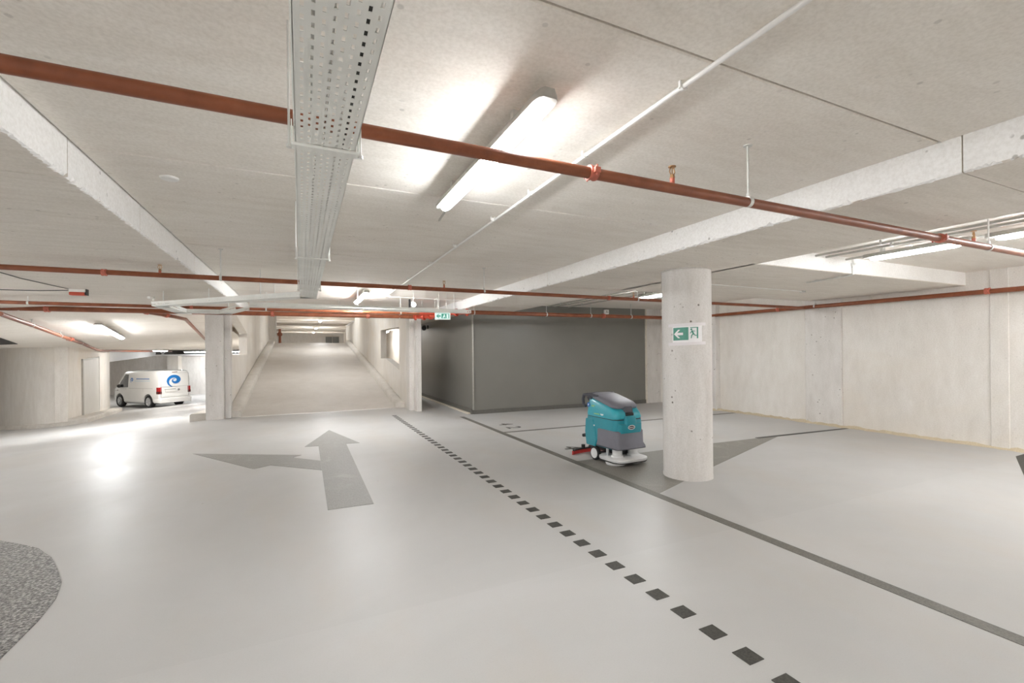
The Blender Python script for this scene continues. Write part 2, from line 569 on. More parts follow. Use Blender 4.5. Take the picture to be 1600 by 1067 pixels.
def chipped_slab(name, x0, x1, y0, y1, side, mat):
    """dropped slab whose lower arris on one side is chipped"""
    k = MB()
    n = 160
    rings = []
    for i in range(n + 1):
        y = y0 + (y1 - y0) * i / n
        c = .008 + max(0, random.gauss(.004, .012))
        c2 = .006 + max(0, random.gauss(.002, .01))
        if side > 0:
            rings.append([(x0, y, HS), (x1 - c, y, HS), (x1, y, HS + c2), (x1, y, HC + .02), (x0, y, HC + .02)])
        else:
            rings.append([(x0 + c, y, HS), (x1, y, HS), (x1, y, HC + .02), (x0, y, HC + .02), (x0, y, HS + c2)])
    k.loft(rings)
    me = k
    ob = me.build(name, [mat, 'beam'], ceil, smooth=0)
    for p in ob.data.polygons:
        if abs(p.normal.x) > .3:
            p.material_index = 1  # sides paler than the soffit, lamp light put into the colour
    return ob
for a, b in zip([-8, -3.3, -1.15, 1.2, 5.75, 11.5], [-3.3, -1.15, 1.2, 5.75, 11.5]):
    chipped_slab('dropped_panel', 3.225, 4.56, a + .003, b - .003, -1, 'ceil2')
# raised bays right of the dropped band, and the cross band between them
panel(4.5, 9.4, -1.15, 3.5, HC, HC + .25)
panel(4.5, 9.4, 5.6, 12.0, HC, HC + .25)
panel(4.5, 9.4, -8, -5.6, HC, HC + .25)
MB().box(4.5, 9.3, 3.42, 5.75, HS, HC + .02).build('cross_beam', ['ceil2', 'beam'], ceil, smooth=0, bevel=.008, seg=1)
MB().box(4.5, 9.3, -5.6, -1.15, HS, HC + .02).build('cross_beam', ['ceil2', 'beam'], ceil, smooth=0, bevel=.008, seg=1)
for o in ceil.children:
    if o.name.startswith('cross_beam'):
        for p in o.data.polygons:
            if abs(p.normal.y) > .5: p.material_index = 1
# left dropped band: flat cast panels, then the slab that follows the down ramp
for a, b in zip([-8, -3.3, -1.15, 1.2, 3.14, 4.32, 6.24], [-3.3, -1.15, 1.2, 3.14, 4.32, 6.24]):
    chipped_slab('dropped_panel', -2.6, -1.108, a + .003, b - .003, 1, 'ceil2')
    MB().box(-14.2, -2.6, a + .003, b - .003, HS, HC).build('dropped_panel', 'ceil2', ceil, smooth=0)
chipped_slab('dropped_panel', -1.98, -1.108, 6.246, 12.25, 1, 'ceil2')
k = MB()
xs2 = [-1.98 - .35 * i for i in range(0, 36)]
ys2 = [6.245] + [6.5 + .35 * j for j in range(0, 100)]
n2 = len(xs2)
zc = lambda x, y: cz(x, y) if y > 6.3 else min(cz(x, y), HS)
vs = [(x, y, zc(x, y)) for y in ys2 for x in xs2] + [(x, y, zc(x, y) + .25) for y in ys2 for x in xs2]
o2 = n2 * len(ys2)
fs = [(j * n2 + i, j * n2 + i + 1, (j + 1) * n2 + i + 1, (j + 1) * n2 + i) for j in range(len(ys2) - 1) for i in range(n2 - 1)]
fs += [tuple(o2 + q for q in f) for f in fs]
k.add(vs, fs)
k.build('sloping_slab', 'ceil2', ceil, smooth=60)
k = MB()
poly = [(-6.56, 15.0), (-6.98, 16.78), (-7.5, 16.62), (-8.6, 15.6), (-7.6, 14.6)]
k.prism(poly, lambda a, b, h: (a, b, cz(a, b) + h), -.012, .05)
k.build('dark_slot_sheet', 'dark', ceil, smooth=0)  # dark sheet under the slab, stands for the shade of a slot
# edge of the slab opening over the ramp, and ceilings around the dark room
MB().box(-2.0, 2.5, 12.0, 12.3, HC - .06, 3.1).build('slab_edge', 'ceil', ceil, smooth=0)
MB().box(2.69, 9.5, 11.5, 30, HS, HC + .25).build('slab_edge', 'ceil', ceil, smooth=0)

# ---- upper hall ceiling with beams
hall = root('ceiling_upper', (0, 0, 0), 'ribbed ceiling of cross beams over the hall at the head of the ramp', 'ceiling', None, 'structure')
MB().box(-9, 10, 12.3, 28.2, 4.32, 4.5).build('slab', 'ceil', hall, smooth=0)
MB().box(-9, 10, 28.1, 57, 3.86, 4.5).build('slab', 'ceil', hall, smooth=0)
for y in (17.5, 20.8, 24.1):
    MB().box(-1.6, 2.5, y, y + .35, 4.08, 4.34).build('ceiling_beam', 'ceil2', hall, smooth=0)
for i in range(8):
    y = 28.1 + 3.5 * i
    MB().box(-8.8, 9.8, y, y + .9, 3.60, 3.88).build('ceiling_beam', 'ceil2', hall, smooth=0)

# ---- walls
def wall_strip(name, pts, z0, z1f, th, mat, label, zb=None):
    """vertical wall along plan points; th thickness to the left of the path"""
    k = MB()
    P = [Vector((p[0], p[1], 0)) for p in pts]
    nrm = []
    for i in range(len(P)):
        d = (P[min(i + 1, len(P) - 1)] - P[max(i - 1, 0)]).normalized()
        nrm.append(Vector((-d.y, d.x, 0)) * th)
    rings = []
    for p, n in zip(P, nrm):
        z1 = z1f(p.x, p.y) if callable(z1f) else z1f
        q = p + n
        rings.append([(p.x, p.y, z0), (q.x, q.y, z0), (q.x, q.y, z1), (p.x, p.y, z1)])
    k.loft(rings)
    return struct(name, k, mat, label, 'wall', smooth=40)

struct('wall_right', MB().box(9.25, 9.5, -8, 12, 0, HC + .05), 'wall', 'long beige concrete wall behind the empty stalls with the pipe along it', 'wall')
wr = bpy.data.objects['wall_right']
MB().box(9.215, 9.26, 5.18, 5.86, 0, HC + .02).build('pilaster', 'wallg', wr, smooth=0, bevel=.01, seg=1)
MB().box(9.10, 9.27, 7.95, 8.75, 0, HC + .02).build('pilaster', 'wallg', wr, smooth=0, bevel=.012, seg=1)
MB().box(9.235, 9.26, 2.95, 3.15, 0, HC + .02).build('pilaster', 'wall', wr, smooth=0, bevel=.006, seg=1)
# ragged grout fillet at the foot of the wall
k = MB()
rings = []
for i in range(150):
    y = -2 + i * .075
    if y > 9.9: break
    h = .045 + .02 * math.sin(i * .9) * random.random() + random.uniform(-.01, .015)
    w = .07 + random.uniform(-.02, .03)
    xb = 9.25 if not (5.1 < y < 5.95 or 7.9 < y < 8.8) else (9.215 if y < 7 else 9.10)
    rings.append([(xb + .01, y, -.01), (xb + .01, y, h), (xb - w * .35, y, h * .45), (xb - w, y, .002), (xb - w, y, -.01)])
k.loft(rings)
struct('baseboard_right', k, 'salt', 'ragged tan grout fillet along the foot of the long stall wall', 'fillet', smooth=60)

k = MB().box(8.74, 9.3, 9.98, 10.2, 0, HC + .05)
struct('wall_corner', k, 'wallg', 'narrow rough strip of concrete wall between the dark room and the stall wall', 'wall')
struct('wall_rear', MB().box(-14.2, 9.5, -8.25, -8, -.02, 2.95), 'wall', 'concrete wall behind the camera', 'wall')
struct('wall_outer', MB().box(-14.4, -14.15, -8, 45, -1.6, 2.95), 'wall', 'far concrete wall of the left parking bays', 'wall')

# charcoal store room
kb = MB().box(3.66, 8.74, 10.02, 30, .09, HC + .1)
# front is very slightly skewed in plan
for i, v in enumerate(kb.v):
    if v[1] < 11 and v[0] < 5: kb.v[i] = (v[0] + .03, 10.23, v[2])
room = struct('wall_store', kb, 'box', 'charcoal grey clad store room filling the corner behind the scrubber', 'wall')
k = MB().box(3.64, 3.70, 10.23, 30, .0, .12)
k.build('skirting', 'box_trim', room, smooth=0)
k = MB().add([(3.70, 10.20, 0), (8.74, 9.99, 0), (8.74, 10.1, 0), (3.70, 10.3, 0), (3.70, 10.20, .1), (8.74, 9.99, .1), (8.74, 10.1, .1), (3.70, 10.3, .1)],
             [(0, 1, 2, 3), (4, 5, 6, 7), (0, 1, 5, 4), (1, 2, 6, 5), (2, 3, 7, 6), (3, 0, 4, 7)])
k.build('skirting', 'box_trim', room, smooth=0)
MB().box(3.57, 3.64, 10.3, 30, 0, .025).build('floor_edging', 'pale_trim', room, smooth=0)
MB().box(3.62, 3.67, 16.8, 30, .1, HS).build('pale_lining', 'wall', room, smooth=0)
MB().box(3.672, 3.705, 10.20, 10.245, .1, HC).build('corner_profile', 'corner', room, smooth=0, bevel=.006)
MB().box(8.73, 8.76, 9.97, 10.03, 0, HC).build('corner_profile', 'pale_trim', room, smooth=0)

# right wall of the ramp, with the slanted opening
k = MB()
pl = lambda a, b, h: (h, a, b)
X0, X1 = 2.50, 2.70
for poly in ([(12.0, 0), (13.04, 0), (13.04, 4.3), (12.0, 4.3)],
             [(16.36, 0), (30, 0), (30, 3.1), (25, 3.1), (24.5, 4.3), (16.36, 4.3)],
             [(13.04, 0), (16.36, 0), (16.36, 1.277), (15.3, 1.277), (13.04, .985)],
             [(13.04, 2.205), (16.36, 2.26), (16.36, 4.3), (13.04, 4.3)]):
    k.prism(poly, pl, X0, X1)
struct('wall_ramp_right', k, 'wall', 'concrete wall on the right of the ramp pierced by a window with slanted sill', 'wall')
MB().box(2.47, 2.73, 25.05, 30, 3.1, 3.17).build('coping', 'beam', bpy.data.objects['wall_ramp_right'], smooth=0)
k = MB().box(2.49, 2.63, 11.66, 12.02, 0, HC)
k.box(2.63, 2.72, 11.34, 11.7, 0, HC)
k.box(2.60, 2.655, 11.38, 11.7, 0, HC)
struct('wall_ramp_end', k, 'wallg', 'stepped concrete pier ending the right wall of the ramp', 'wall')
# left wall of the ramp
k = MB()
X0, X1 = -1.85, -1.62
for poly in ([(12.5, -1.6), (13.6, -1.6), (13.6, 4.3), (12.5, 4.3)],
             [(17.05, -1.6), (34.9, -1.6), (34.9, 1.8), (28.4, 4.3), (17.05, 4.3)],
             [(13.6, -1.6), (17.05, -1.6), (17.05, 1.46), (13.6, 1.47)],
             [(13.6, 2.62), (14.4, 2.56), (17.05, 2.15), (17.05, 4.3), (13.6, 4.3)]):
    k.prism(poly, pl, X0, X1)
struct('wall_ramp_left', k, 'wall', 'concrete wall on the left of the ramp with a window of slanted head', 'wall')
k = MB().box(-1.66, -1.36, 28.0, 28.5, 1.7, 4.34)
k.box(-1.36, -1.27, 28.1, 28.4, 1.7, 4.34)
struct('wall_ramp_top', k, 'wallg', 'pier at the head of the ramp on its left', 'wall')
k = MB().box(-1.98, -1.625, 12.18, 12.52, -.3, HC)
k.box(-1.625, -1.50, 12.30, 12.52, 0, HC)
struct('column_square', k, 'column', 'square concrete pier at the foot of the ramp on its left', 'column', bevel=.012)

# left side: wall of the down ramp, wall with the door, bay behind the van
top = lambda x, y: cz(x, y) + .12
w1 = [(-6.62, 18.66), (-6.78, 18.62), (-7.05, 18.7), (-7.45, 18.98), (-8.4, 20.15), (-9.5, 21.65), (-14.2, 27.5)]
wall_strip('wall_left', w1[::-1], -1.6, top, .3, 'wall', 'curved beige concrete wall of the down ramp left of the door')
w2 = [(-6.62, 18.66), (-8.45, 28.14)]
wall_strip('wall_bay', w2, -1.6, top, .3, 'wall', 'flat concrete wall holding the flush grey door beside the van')
wb = bpy.data.objects['wall_bay']
wall_strip('wall_back', [(-1.7, 34.93), (-6.83, 37.28), (-10.78, 39.1), (-14.2, 40.7)], -1.6, 1.40, -.25, 'wallg', 'low concrete wall across the bay behind the van')
wbk = bpy.data.objects['wall_back']
def along(pts, t, off=0, z=0):
    a, b = Vector((*pts[0], 0)), Vector((*pts[1], 0))
    d = (b - a).normalized()
    n = Vector((-d.y, d.x, 0))
    return a + (b - a) * t + n * off + Vector((0, 0, z))
Rb = Matrix.Rotation(math.atan2(39.1 - 37.28, -10.78 + 6.83), 3, 'Z')
k = MB().obox((-7.85, 37.6, .1), (.75, .35, 2.6), Rb)
k.build('pilaster', 'wall', wbk, smooth=0)
k = MB().obox((-7.9, 37.63, 1.43), (13.0, .45, .10), Rb)
k.build('coping', 'beam', wbk, smooth=0)
k = MB().obox((-7.9, 37.68, 1.98), (13.0, .35, .3), Rb)
k.build('lintel', 'beam', wbk, smooth=0)
for t in (-8.6, -5.1):
    k = MB().obox((t, 37.28 - (t + 6.83) * .46 - .05, 1.6), (.09, .12, .35), Rb)
    k.build('stanchion', 'beam', wbk, smooth=0)
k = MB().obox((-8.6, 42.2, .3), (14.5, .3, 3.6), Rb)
struct('wall_far', k, 'dark', 'dark coloured wall standing for the unlit space beyond the slot above the back wall of the van bay', 'wall')  # shade of the space beyond is put into the dark colour
# haunch on the end of the door wall
k = MB()
a = Vector((-8.45, 28.14, 0)); d = Vector((-.10, .995, 0)).normalized()
for p0, p1 in (((-8.45, 28.14), (-8.75, 33.2)),):
    k.prism([(0, 1.15), (0, 1.9), (9.2, 1.9), (9.2, 1.40)], lambda s, z, h: (-8.45 - .04 * s + h - (.0 * s), 28.14 + s, z), -.3, 0)
k.build('haunch', 'beam', wb, smooth=0)
# door in the bay wall: frame reveal and leaf
du = (Vector((-8.45, 28.14, 0)) - Vector((-6.62, 18.66, 0))).normalized()
dn = Vector((du.y, -du.x, 0))
def wallpt(y, off, z):
    s = (y - 18.66) / du.y
    p = Vector((-6.62, 18.66, 0)) + du * s + dn * off
    return (p.x, p.y, z)
def wbox(k, y0, y1, o0, o1, za0, za1, zb0, zb1):
    vs = [wallpt(y0, o0, za0), wallpt(y0, o1, za0), wallpt(y0, o1, zb0), wallpt(y0, o0, zb0),
          wallpt(y1, o0, za1), wallpt(y1, o1, za1), wallpt(y1, o1, zb1), wallpt(y1, o0, zb1)]
    return k.add(vs, [(0, 1, 2, 3), (4, 7, 6, 5), (0, 4, 5, 1), (1, 5, 6, 2), (2, 6, 7, 3), (3, 7, 4, 0)])
y0, y1 = 21.0, 24.6
b0, b1 = fz(-7.2, y0) + .1, fz(-7.9, y1) + .1
door = root('door_1', wallpt(y0, 0, b0), 'flush pale grey door set in the concrete wall left of the van', 'door', None, 'structure')
ob = door.location.copy()
sub(wbox(MB(), y0, y1, -.01, .03, b0, b1, 1.30, 1.36), 'door_leaf', 'door', door, ob, smooth=0)
k = MB()
wbox(k, y0 - .14, y0, -.01, .05, b0, b0, 1.36, 1.36)
sub(k, 'frame_jamb', 'housing', door, ob, smooth=0)
sub(wbox(MB(), y1, y1 + .1, -.01, .04, b1, b1, 1.42, 1.42), 'frame_jamb', 'door', door, ob, smooth=0)
sub(wbox(MB(), y0 - .14, y1 + .1, -.01, .045, 1.31, 1.37, 1.35, 1.41), 'frame_head', 'housing', door, ob, smooth=0)
# kerbs at the foot of these walls
k = MB(); rings = []
for i in range(14):
    y = 18.55 + i * .72
    z = fz(wallpt(y, 0, 0)[0], y)
    rings.append([wallpt(y, 0, z - .2), wallpt(y, .46, z - .2), wallpt(y, .46, z + .15), wallpt(y, .42, z + .19), wallpt(y, 0, z + .20)])
k.loft(rings)
struct('trim_4', k, 'kerb', 'sloping concrete kerb at the foot of the wall below the grey door', 'kerb')
k = MB(); rings = []
for (x, y) in [(-6.35, 18.55), (-6.75, 18.45), (-7.08, 18.55), (-7.5, 18.85), (-8.45, 20.0), (-9.55, 21.5), (-14.2, 27.3)]:
    z = fz(x, y)
    rings.append([(x, y, z - .2), (x - .2, y + .3, z - .2), (x - .2, y + .3, z + .09), (x, y, z + .09)])
k.loft(rings)
struct('trim_5', k, 'kerb', 'low pale skirting kerb along the curved wall of the down ramp', 'kerb')

# upper hall walls
k = MB().box(-9, 10, 55.9, 56.2, 1.9, 4.5)
k.box(2.4, 10, 30, 30.2, 0, 2.7)
k.box(-9, -8.8, 28.4, 56.2, 1.9, 4.5)
k.box(9.8, 10, 12.3, 56.2, 2.6, 4.5)
k.box(2.6, 10, 12.3, 12.5, 2.6, 4.5)
k.box(-9, -1.8, 28.3, 28.5, 1.7, 4.5)
struct('wall_hall', k, 'wall', 'pale walls of the hall at the head of the ramp', 'wall')
hd = root('door_2', (3.05, 55.8, 2.05), 'dark doors in the far end wall of the upper hall', 'door', None, 'structure')
for i in range(2):
    sub(MB().box(2.45 + i * .75, 3.12 + i * .75, 55.78, 55.86, 2.05, 3.3), 'door_leaf', 'box', hd, (3.05, 55.8, 2.05), smooth=0)
sub(MB().box(2.36, 3.96, 55.8, 55.9, 3.3, 3.4), 'frame_head', 'pale_trim', hd, (3.05, 55.8, 2.05), smooth=0)
k = MB().box(2.75, 9.8, 12.5, 30, 2.66, 2.75)
struct('floor_loft', k, 'dark', 'dark deck behind the parapet of the ramp wall', 'floor')

# round column
CX, CY, CR = 4.158, 4.048, .277
k = MB()
prof = [(CR + .004, -.02), (CR + .004, .02), (CR, .05)] + [(CR, .05 + .3 * i) for i in range(1, 8)] + [(CR, HS - .012), (CR + .006, HS - .01), (CR + .006, HS + .01)]
k.lathe(prof, (CX, CY, 0), (0, 0, 1), 64)
struct('column_round', k, 'column', 'round pitted concrete column carrying the green paper exit sign', 'column', smooth=40)

# ================================================================== THINGS
# ---- paper exit sign wrapped on the column
ang0 = math.atan2(-CY, -CX)                      # towards the camera
def cylpt(s, z, off):
    """s metres to the viewer's right along the column skin, turned slightly to the right"""
    a = ang0 + .03 + s / CR
    r = CR + off
    return (CX + r * math.cos(a), CY + r * math.sin(a), z)
def patch(k, s0, s1, z0, z1, off, tilt=.03, n=10):
    vs = []
    for i in range(n + 1):
        s = s0 + (s1 - s0) * i / n
        dz = tilt * s
        for o in (0.0, off):
            vs += [cylpt(s, z0 + dz, o), cylpt(s, z1 + dz, o)]
    fs = []
    for i in range(n):
        b, c = 4 * i, 4 * i + 4
        fs += [(b + 2, c + 2, c + 3, b + 3), (b, b + 1, c + 1, c), (b, c, c + 2, b + 2), (b + 1, b + 3, c + 3, c + 1)]
    fs += [(0, 2, 3, 1), (4 * n, 4 * n + 1, 4 * n + 3, 4 * n + 2)]
    return k.add(vs, fs)
sign = root('exit_sign', cylpt(0, 1.66, 0), 'paper emergency exit sign with left arrow taped round the concrete column', 'sign')
sb = sign.location.copy()
sub(patch(MB(), -.165, .165, 1.553, 1.775, .002), 'paper_sheet', 'paper', sign, sb, smooth=50)
for z in (1.545, 1.76):
    sub(patch(MB(), -.225, .215, z, z + .034, .003), 'tape', 'tape', sign, sb, smooth=50)
sub(patch(MB(), -.155, .012, 1.603, 1.748, .004), 'green_field', 'green', sign, sb, smooth=50)
def cpoly(pts, off):
    k = MB()
    n = len(pts)
    vs = [cylpt(s, z + .03 * s, off - .0015) for s, z in pts] + [cylpt(s, z + .03 * s, off) for s, z in pts]
    k.add(vs, [tuple(range(n - 1, -1, -1)), tuple(range(n, 2 * n))] + [(i, (i + 1) % n, n + (i + 1) % n, n + i) for i in range(n)])
    return k
k = cpoly([(-.145, 1.675), (-.098, 1.724), (-.075, 1.724), (-.107, 1.689)], .0065)
k2 = cpoly([(-.145, 1.675), (-.107, 1.661), (-.075, 1.627), (-.098, 1.627)], .0065)
k3 = cpoly([(-.145, 1.675), (-.107, 1.689), (-.045, 1.689), (-.045, 1.661), (-.107, 1.661)], .0065)
k.add(k2.v, k2.f); k.add(k3.v, k3.f)
sub(k, 'arrow', 'paper', sign, sb, smooth=0)
k = MB()
def capsule2(k, a, b, w, off):
    a, b = Vector(a), Vector(b)
    d = (b - a).normalized(); n = Vector((-d.y, d.x)) * w / 2
    q = cpoly([tuple(a - n), tuple(b - n), tuple(b + d * w * .3), tuple(b + n), tuple(a + n), tuple(a - d * w * .3)], off)
    k.add(q.v, q.f)
hd_ = cpoly([(.042 + .011 * math.cos(t * PI / 5), 1.722 + .011 * math.sin(t * PI / 5)) for t in range(10)], .005)
k.add(hd_.v, hd_.f)
for a, b, w in (((.048, 1.706), (.066, 1.668), .017), ((.048, 1.702), (.03, 1.678), .008), ((.05, 1.704), (.082, 1.70), .007),
                ((.062, 1.670), (.045, 1.652), .010), ((.045, 1.652), (.040, 1.622), .009), ((.066, 1.668), (.085, 1.652), .010), ((.085, 1.652), (.108, 1.65), .009)):
    capsule2(k, a, b, w, .005)
sub(k, 'running_figure', 'green', sign, sb, smooth=0)
k = MB()
patch(k, .102, .118, 1.618, 1.745, .004, n=2)
patch(k, .03, .118, 1.738, 1.746, .0038, n=5)
sub(k, 'doorway_mark', 'green', sign, sb, smooth=0)

# ---- pipes
def coupling(parent, base, p, d, r, mat='coupling'):
    p, d = Vector(p), Vector(d).normalized()
    k = MB()
    L = r * .85
    k.lathe([(r * 1.02, -L), (r * 1.28, -L * .95), (r * 1.34, -L * .5), (r * 1.22, -L * .35), (r * 1.22, L * .35), (r * 1.34, L * .5), (r * 1.28, L * .95), (r * 1.02, L)], p, d, 20)
    u, w = k.frame(d)
    for s in (-1, 1):
        c = p + u * s * r * 1.55
        R = Matrix((u, d, w)).transposed()
        k.obox(c, (r * .7, L * 1.3, r * .9), R)
        k.cyl(c - w * r * .95, c + w * r * .95, r * .2, n=6)
    return sub(k, 'coupling', mat, parent, base)
def sprinkler(parent, base, p, r):
    x, y, z = p
    k = MB()
    k.cyl((x, y, z + r * .8), (x, y, z + r + .022), .0125, n=12)
    o = sub(k, 'sprinkler_outlet', 'coupling', parent, base)
    k = MB()
    z0 = z + r + .022
    k.cyl((x, y, z0), (x, y, z0 + .018), .014, .011, n=6)
    for s in (-1, 1):
        k.tube([(x + s * .008, y, z0 + .016), (x + s * .017, y, z0 + .032), (x + s * .012, y, z0 + .05), (x, y, z0 + .056)], .003, 6)
    k.cyl((x, y, z0 + .018), (x, y, z0 + .05), .003, n=8)
    k.cyl((x, y, z0 + .056), (x, y, z0 + .06), .019, n=16)
    return sub(k, 'sprinkler_head', 'brass', parent, base)
def hanger(parent, base, p, d, r, ztop, white=True, rr=.006):
    x, y, z = p
    d = Vector(d).normalized()
    k = MB().lathe([(r * 1.0, -.012), (r * 1.14, -.012), (r * 1.14, .012), (r * 1.0, .012)], (x, y, z), d, 18)
    k.cyl((x, y, z + r - .002), (x, y, z + r + .022), .011, n=6)
    o = sub(k, 'pipe_hanger', 'zinc', parent, base)
    sub(MB().cyl((x, y, z + r), (x, y, ztop), rr, n=8), 'hanger_rod', 'zinc', o, base)
    sub(MB().cyl((x, y, ztop - .006), (x, y, ztop), .024, n=14), 'ceiling_plate', 'zinc', o, base)
    return o
def pipe(pts, r, label, couplings=(), sprinklers=(), hangers=(), tees=(), ztop=HC, name='sprinkler_pipe'):
    base = Vector(pts[0])
    t = root(name, base, label, 'pipe')
    sub(MB().tube(pts, r, 20), 'pipe_run', 'pipe', t, base, smooth=60)
    d = Vector(pts[-1]) - Vector(pts[0])
    d = d if len(pts) == 2 else None
    for c in couplings:
        p, dd = (c if isinstance(c[0], (tuple, Vector)) else (c, d))
        coupling(t, base, p, dd or d, r)
    for p in sprinklers: sprinkler(t, base, p, r)
    for h in hangers:
        p = h[:3]; zt = h[3] if len(h) > 3 else ztop
        hanger(t, base, p, d or Vector((1, 0, 0)), r, zt)
    return t
PZ = 2.315
Y1 = 1.745
p1 = pipe([(-5, Y1, PZ + .004), (9.1, Y1, PZ - .01)], .026, 'nearest red-brown sprinkler pipe crossing below the cable tray and the big lamp',
          couplings=[(1.22, Y1, PZ), (4.33, Y1, PZ - .006), (-2.2, Y1, PZ)], sprinklers=[(1.706, Y1, PZ), (4.86, Y1, PZ - .006), (-1.9, Y1, PZ)],
          hangers=[(2.262, Y1, PZ), (5.11, Y1, PZ - .006), (-.9, Y1, PZ), (7.6, Y1, PZ - .006)])
Y2 = 5.785
pipe([(-4.2, Y2, PZ + .008), (9.06, Y2, PZ - .02)], .026, 'red-brown sprinkler pipe crossing the aisle beyond the big lamp',
     couplings=[(-1.772, Y2, PZ), (1.247, Y2, PZ), (4.331, Y2, PZ - .01)], sprinklers=[(-1.324, Y2, PZ), (1.699, Y2, PZ), (4.82, Y2, PZ - .01)],
     hangers=[(-.79, Y2, PZ), (2.26, Y2, PZ), (4.9, Y2, PZ - .01, HC), (6.2, Y2, PZ - .01, HS + .2)])
pipe([(3.12, 9.04, PZ), (9.12, 9.04, PZ)], .044, 'thick orange-brown main pipe in front of the charcoal store room',
     couplings=[(6.6, 9.04, PZ)], hangers=[(3.3, 9.04, PZ), (5.04, 9.04, PZ), (6.243, 9.04, PZ), (7.444, 9.04, PZ)])
pipe([(9.12, -2, PZ - .03), (9.12, 9.04, PZ)], .036, 'red-brown pipe running along the right-hand stall wall',
     couplings=[(9.12, 3.129, PZ - .01), (9.12, 6.35, PZ)], hangers=[(9.12, 5.6, PZ, HS), (9.12, 1.0, PZ, HC)])
pl_ = pipe([(-7, 10.66, PZ), (2.36, 10.62, PZ)], .045, 'thick red-brown main pipe crossing in front of the ramp, lower of two',
     couplings=[(-4.05, 10.66, PZ), (-.55, 10.65, PZ), (1.35, 10.63, PZ)],
     hangers=[(-4.41, 10.66, PZ, 2.30 + .05), (-1.2, 10.65, PZ, HS), (2.05, 10.63, PZ), (.74, 10.64, PZ)])
pu_ = pipe([(-7, 9.42, PZ), (2.3, 9.72, PZ)], .027, 'thinner red-brown pipe crossing in front of the ramp, upper of two',
     couplings=[(-1.75, 9.58, PZ), (1.1, 9.68, PZ)], hangers=[(-3.84, 9.52, PZ, HS), (-.6, 9.62, PZ), (1.9, 9.71, PZ)])
# red flanged valve group linking the two mains
vb = Vector((2.38, 10.6, PZ))
vv = root('valve_group', vb, 'cluster of red flanged elbows joining the main pipes beside the lit exit sign', 'valve')
path = [(2.36, 10.62, PZ), (2.55, 10.6, PZ), (2.68, 10.45, PZ), (2.82, 9.6, PZ), (2.93, 9.2, PZ), (3.05, 9.06, PZ), (3.2, 9.04, PZ)]
sub(MB().tube(path, .046, 16), 'elbow_pipe', 'flange', vv, vb)
for (p, d) in (((2.42, 10.62, PZ), (1, 0, 0)), ((2.60, 10.54, PZ), (.6, -.6, 0)), ((2.70, 10.3, PZ), (.13, -1, 0)), ((2.80, 9.75, PZ), (.13, -1, 0)), ((2.95, 9.17, PZ), (.6, -.7, 0)), ((3.14, 9.04, PZ), (1, 0, 0))):
    k = MB().lathe([(.046, -.02), (.078, -.018), (.078, .018), (.046, .02)], p, d, 20)
    u, w = k.frame(d)
    for i in range(4):
        a = i * PI / 2 + .4
        c = Vector(p) + u * .064 * math.cos(a) + w * .064 * math.sin(a)
        dd = Vector(d).normalized() * .028
        k.cyl(c - dd, c + dd, .008, n=6)
    sub(k, 'flange', 'flange', vv, vb)
sub(MB().cyl((2.62, 9.72, PZ), (2.3, 9.72, PZ), .03, n=16).cyl((2.62, 9.72, PZ), (2.8, 9.72, PZ), .03, n=16), 'branch_pipe', 'flange', vv, vb)
k = MB()
for (x, y) in ((2.45, 10.1), (2.72, 10.0), (2.62, 9.4)):
    k = MB().cyl((x, y, PZ + .02), (x, y, HC), .006, n=8).cyl((x, y, HC - .008), (x, y, HC), .022, n=12)
    sub(k, 'pipe_hanger', 'zinc', vv, vb)
# descending pipes over the down ramp
lp = [(-4.56, 10.45, 2.2), (-4.83, 12.11, 2.1), (-5.22, 14.35, 1.96), (-5.8, 17.2, 1.84), (-6.48, 20.36, 1.68), (-6.75, 21.6, 1.655), (-7.3, 26.0, 1.655), (-6.4, 30.0, 1.655)]
dp = pipe(lp, .04, 'copper coloured pipe descending along the ceiling of the down ramp', couplings=[((-5.45, 15.5, 1.915), Vector((-.4, 2.2, -.12)))], hangers=[])
for i in (1, 2, 3):
    p = lp[i]
    hanger(dp, Vector(lp[0]), p, Vector((-.3, 2.2, -.12)), .04, cz(p[0], p[1]))
rp_ = [(-2.75, 10.66, PZ), (-2.6, 10.9, PZ - .02), (-2.40, 11.5, PZ - .04), (-2.34, 12.21, 2.27), (-2.83, 17.38, 1.98), (-3.2, 22, 1.72)]
pipe(rp_, .036, 'short red-brown branch pipe bending down behind the square pier', couplings=[((-2.68, 10.78, PZ - .01), Vector((.15, .24, -.02))), ((-2.48, 11.25, PZ - .03), Vector((.2, .6, -.02)))])
# small riser at the head of the ramp
rb = Vector((-1.1, 28.7, 2.05))
r_ = root('riser_pipe', rb, 'reddish brown riser with valve beside the pier at the ramp head', 'pipe')
sub(MB().cyl((-1.12, 28.7, 2.05), (-1.12, 28.7, 2.85), .07, n=14), 'pipe_run', 'pipe', r_, rb)
sub(MB().lathe([(.05, -.08), (.13, -.06), (.13, .06), (.05, .08)], (-1.12, 28.6, 2.55), (0, -1, 0), 16), 'hand_wheel', 'pipe', r_, rb)

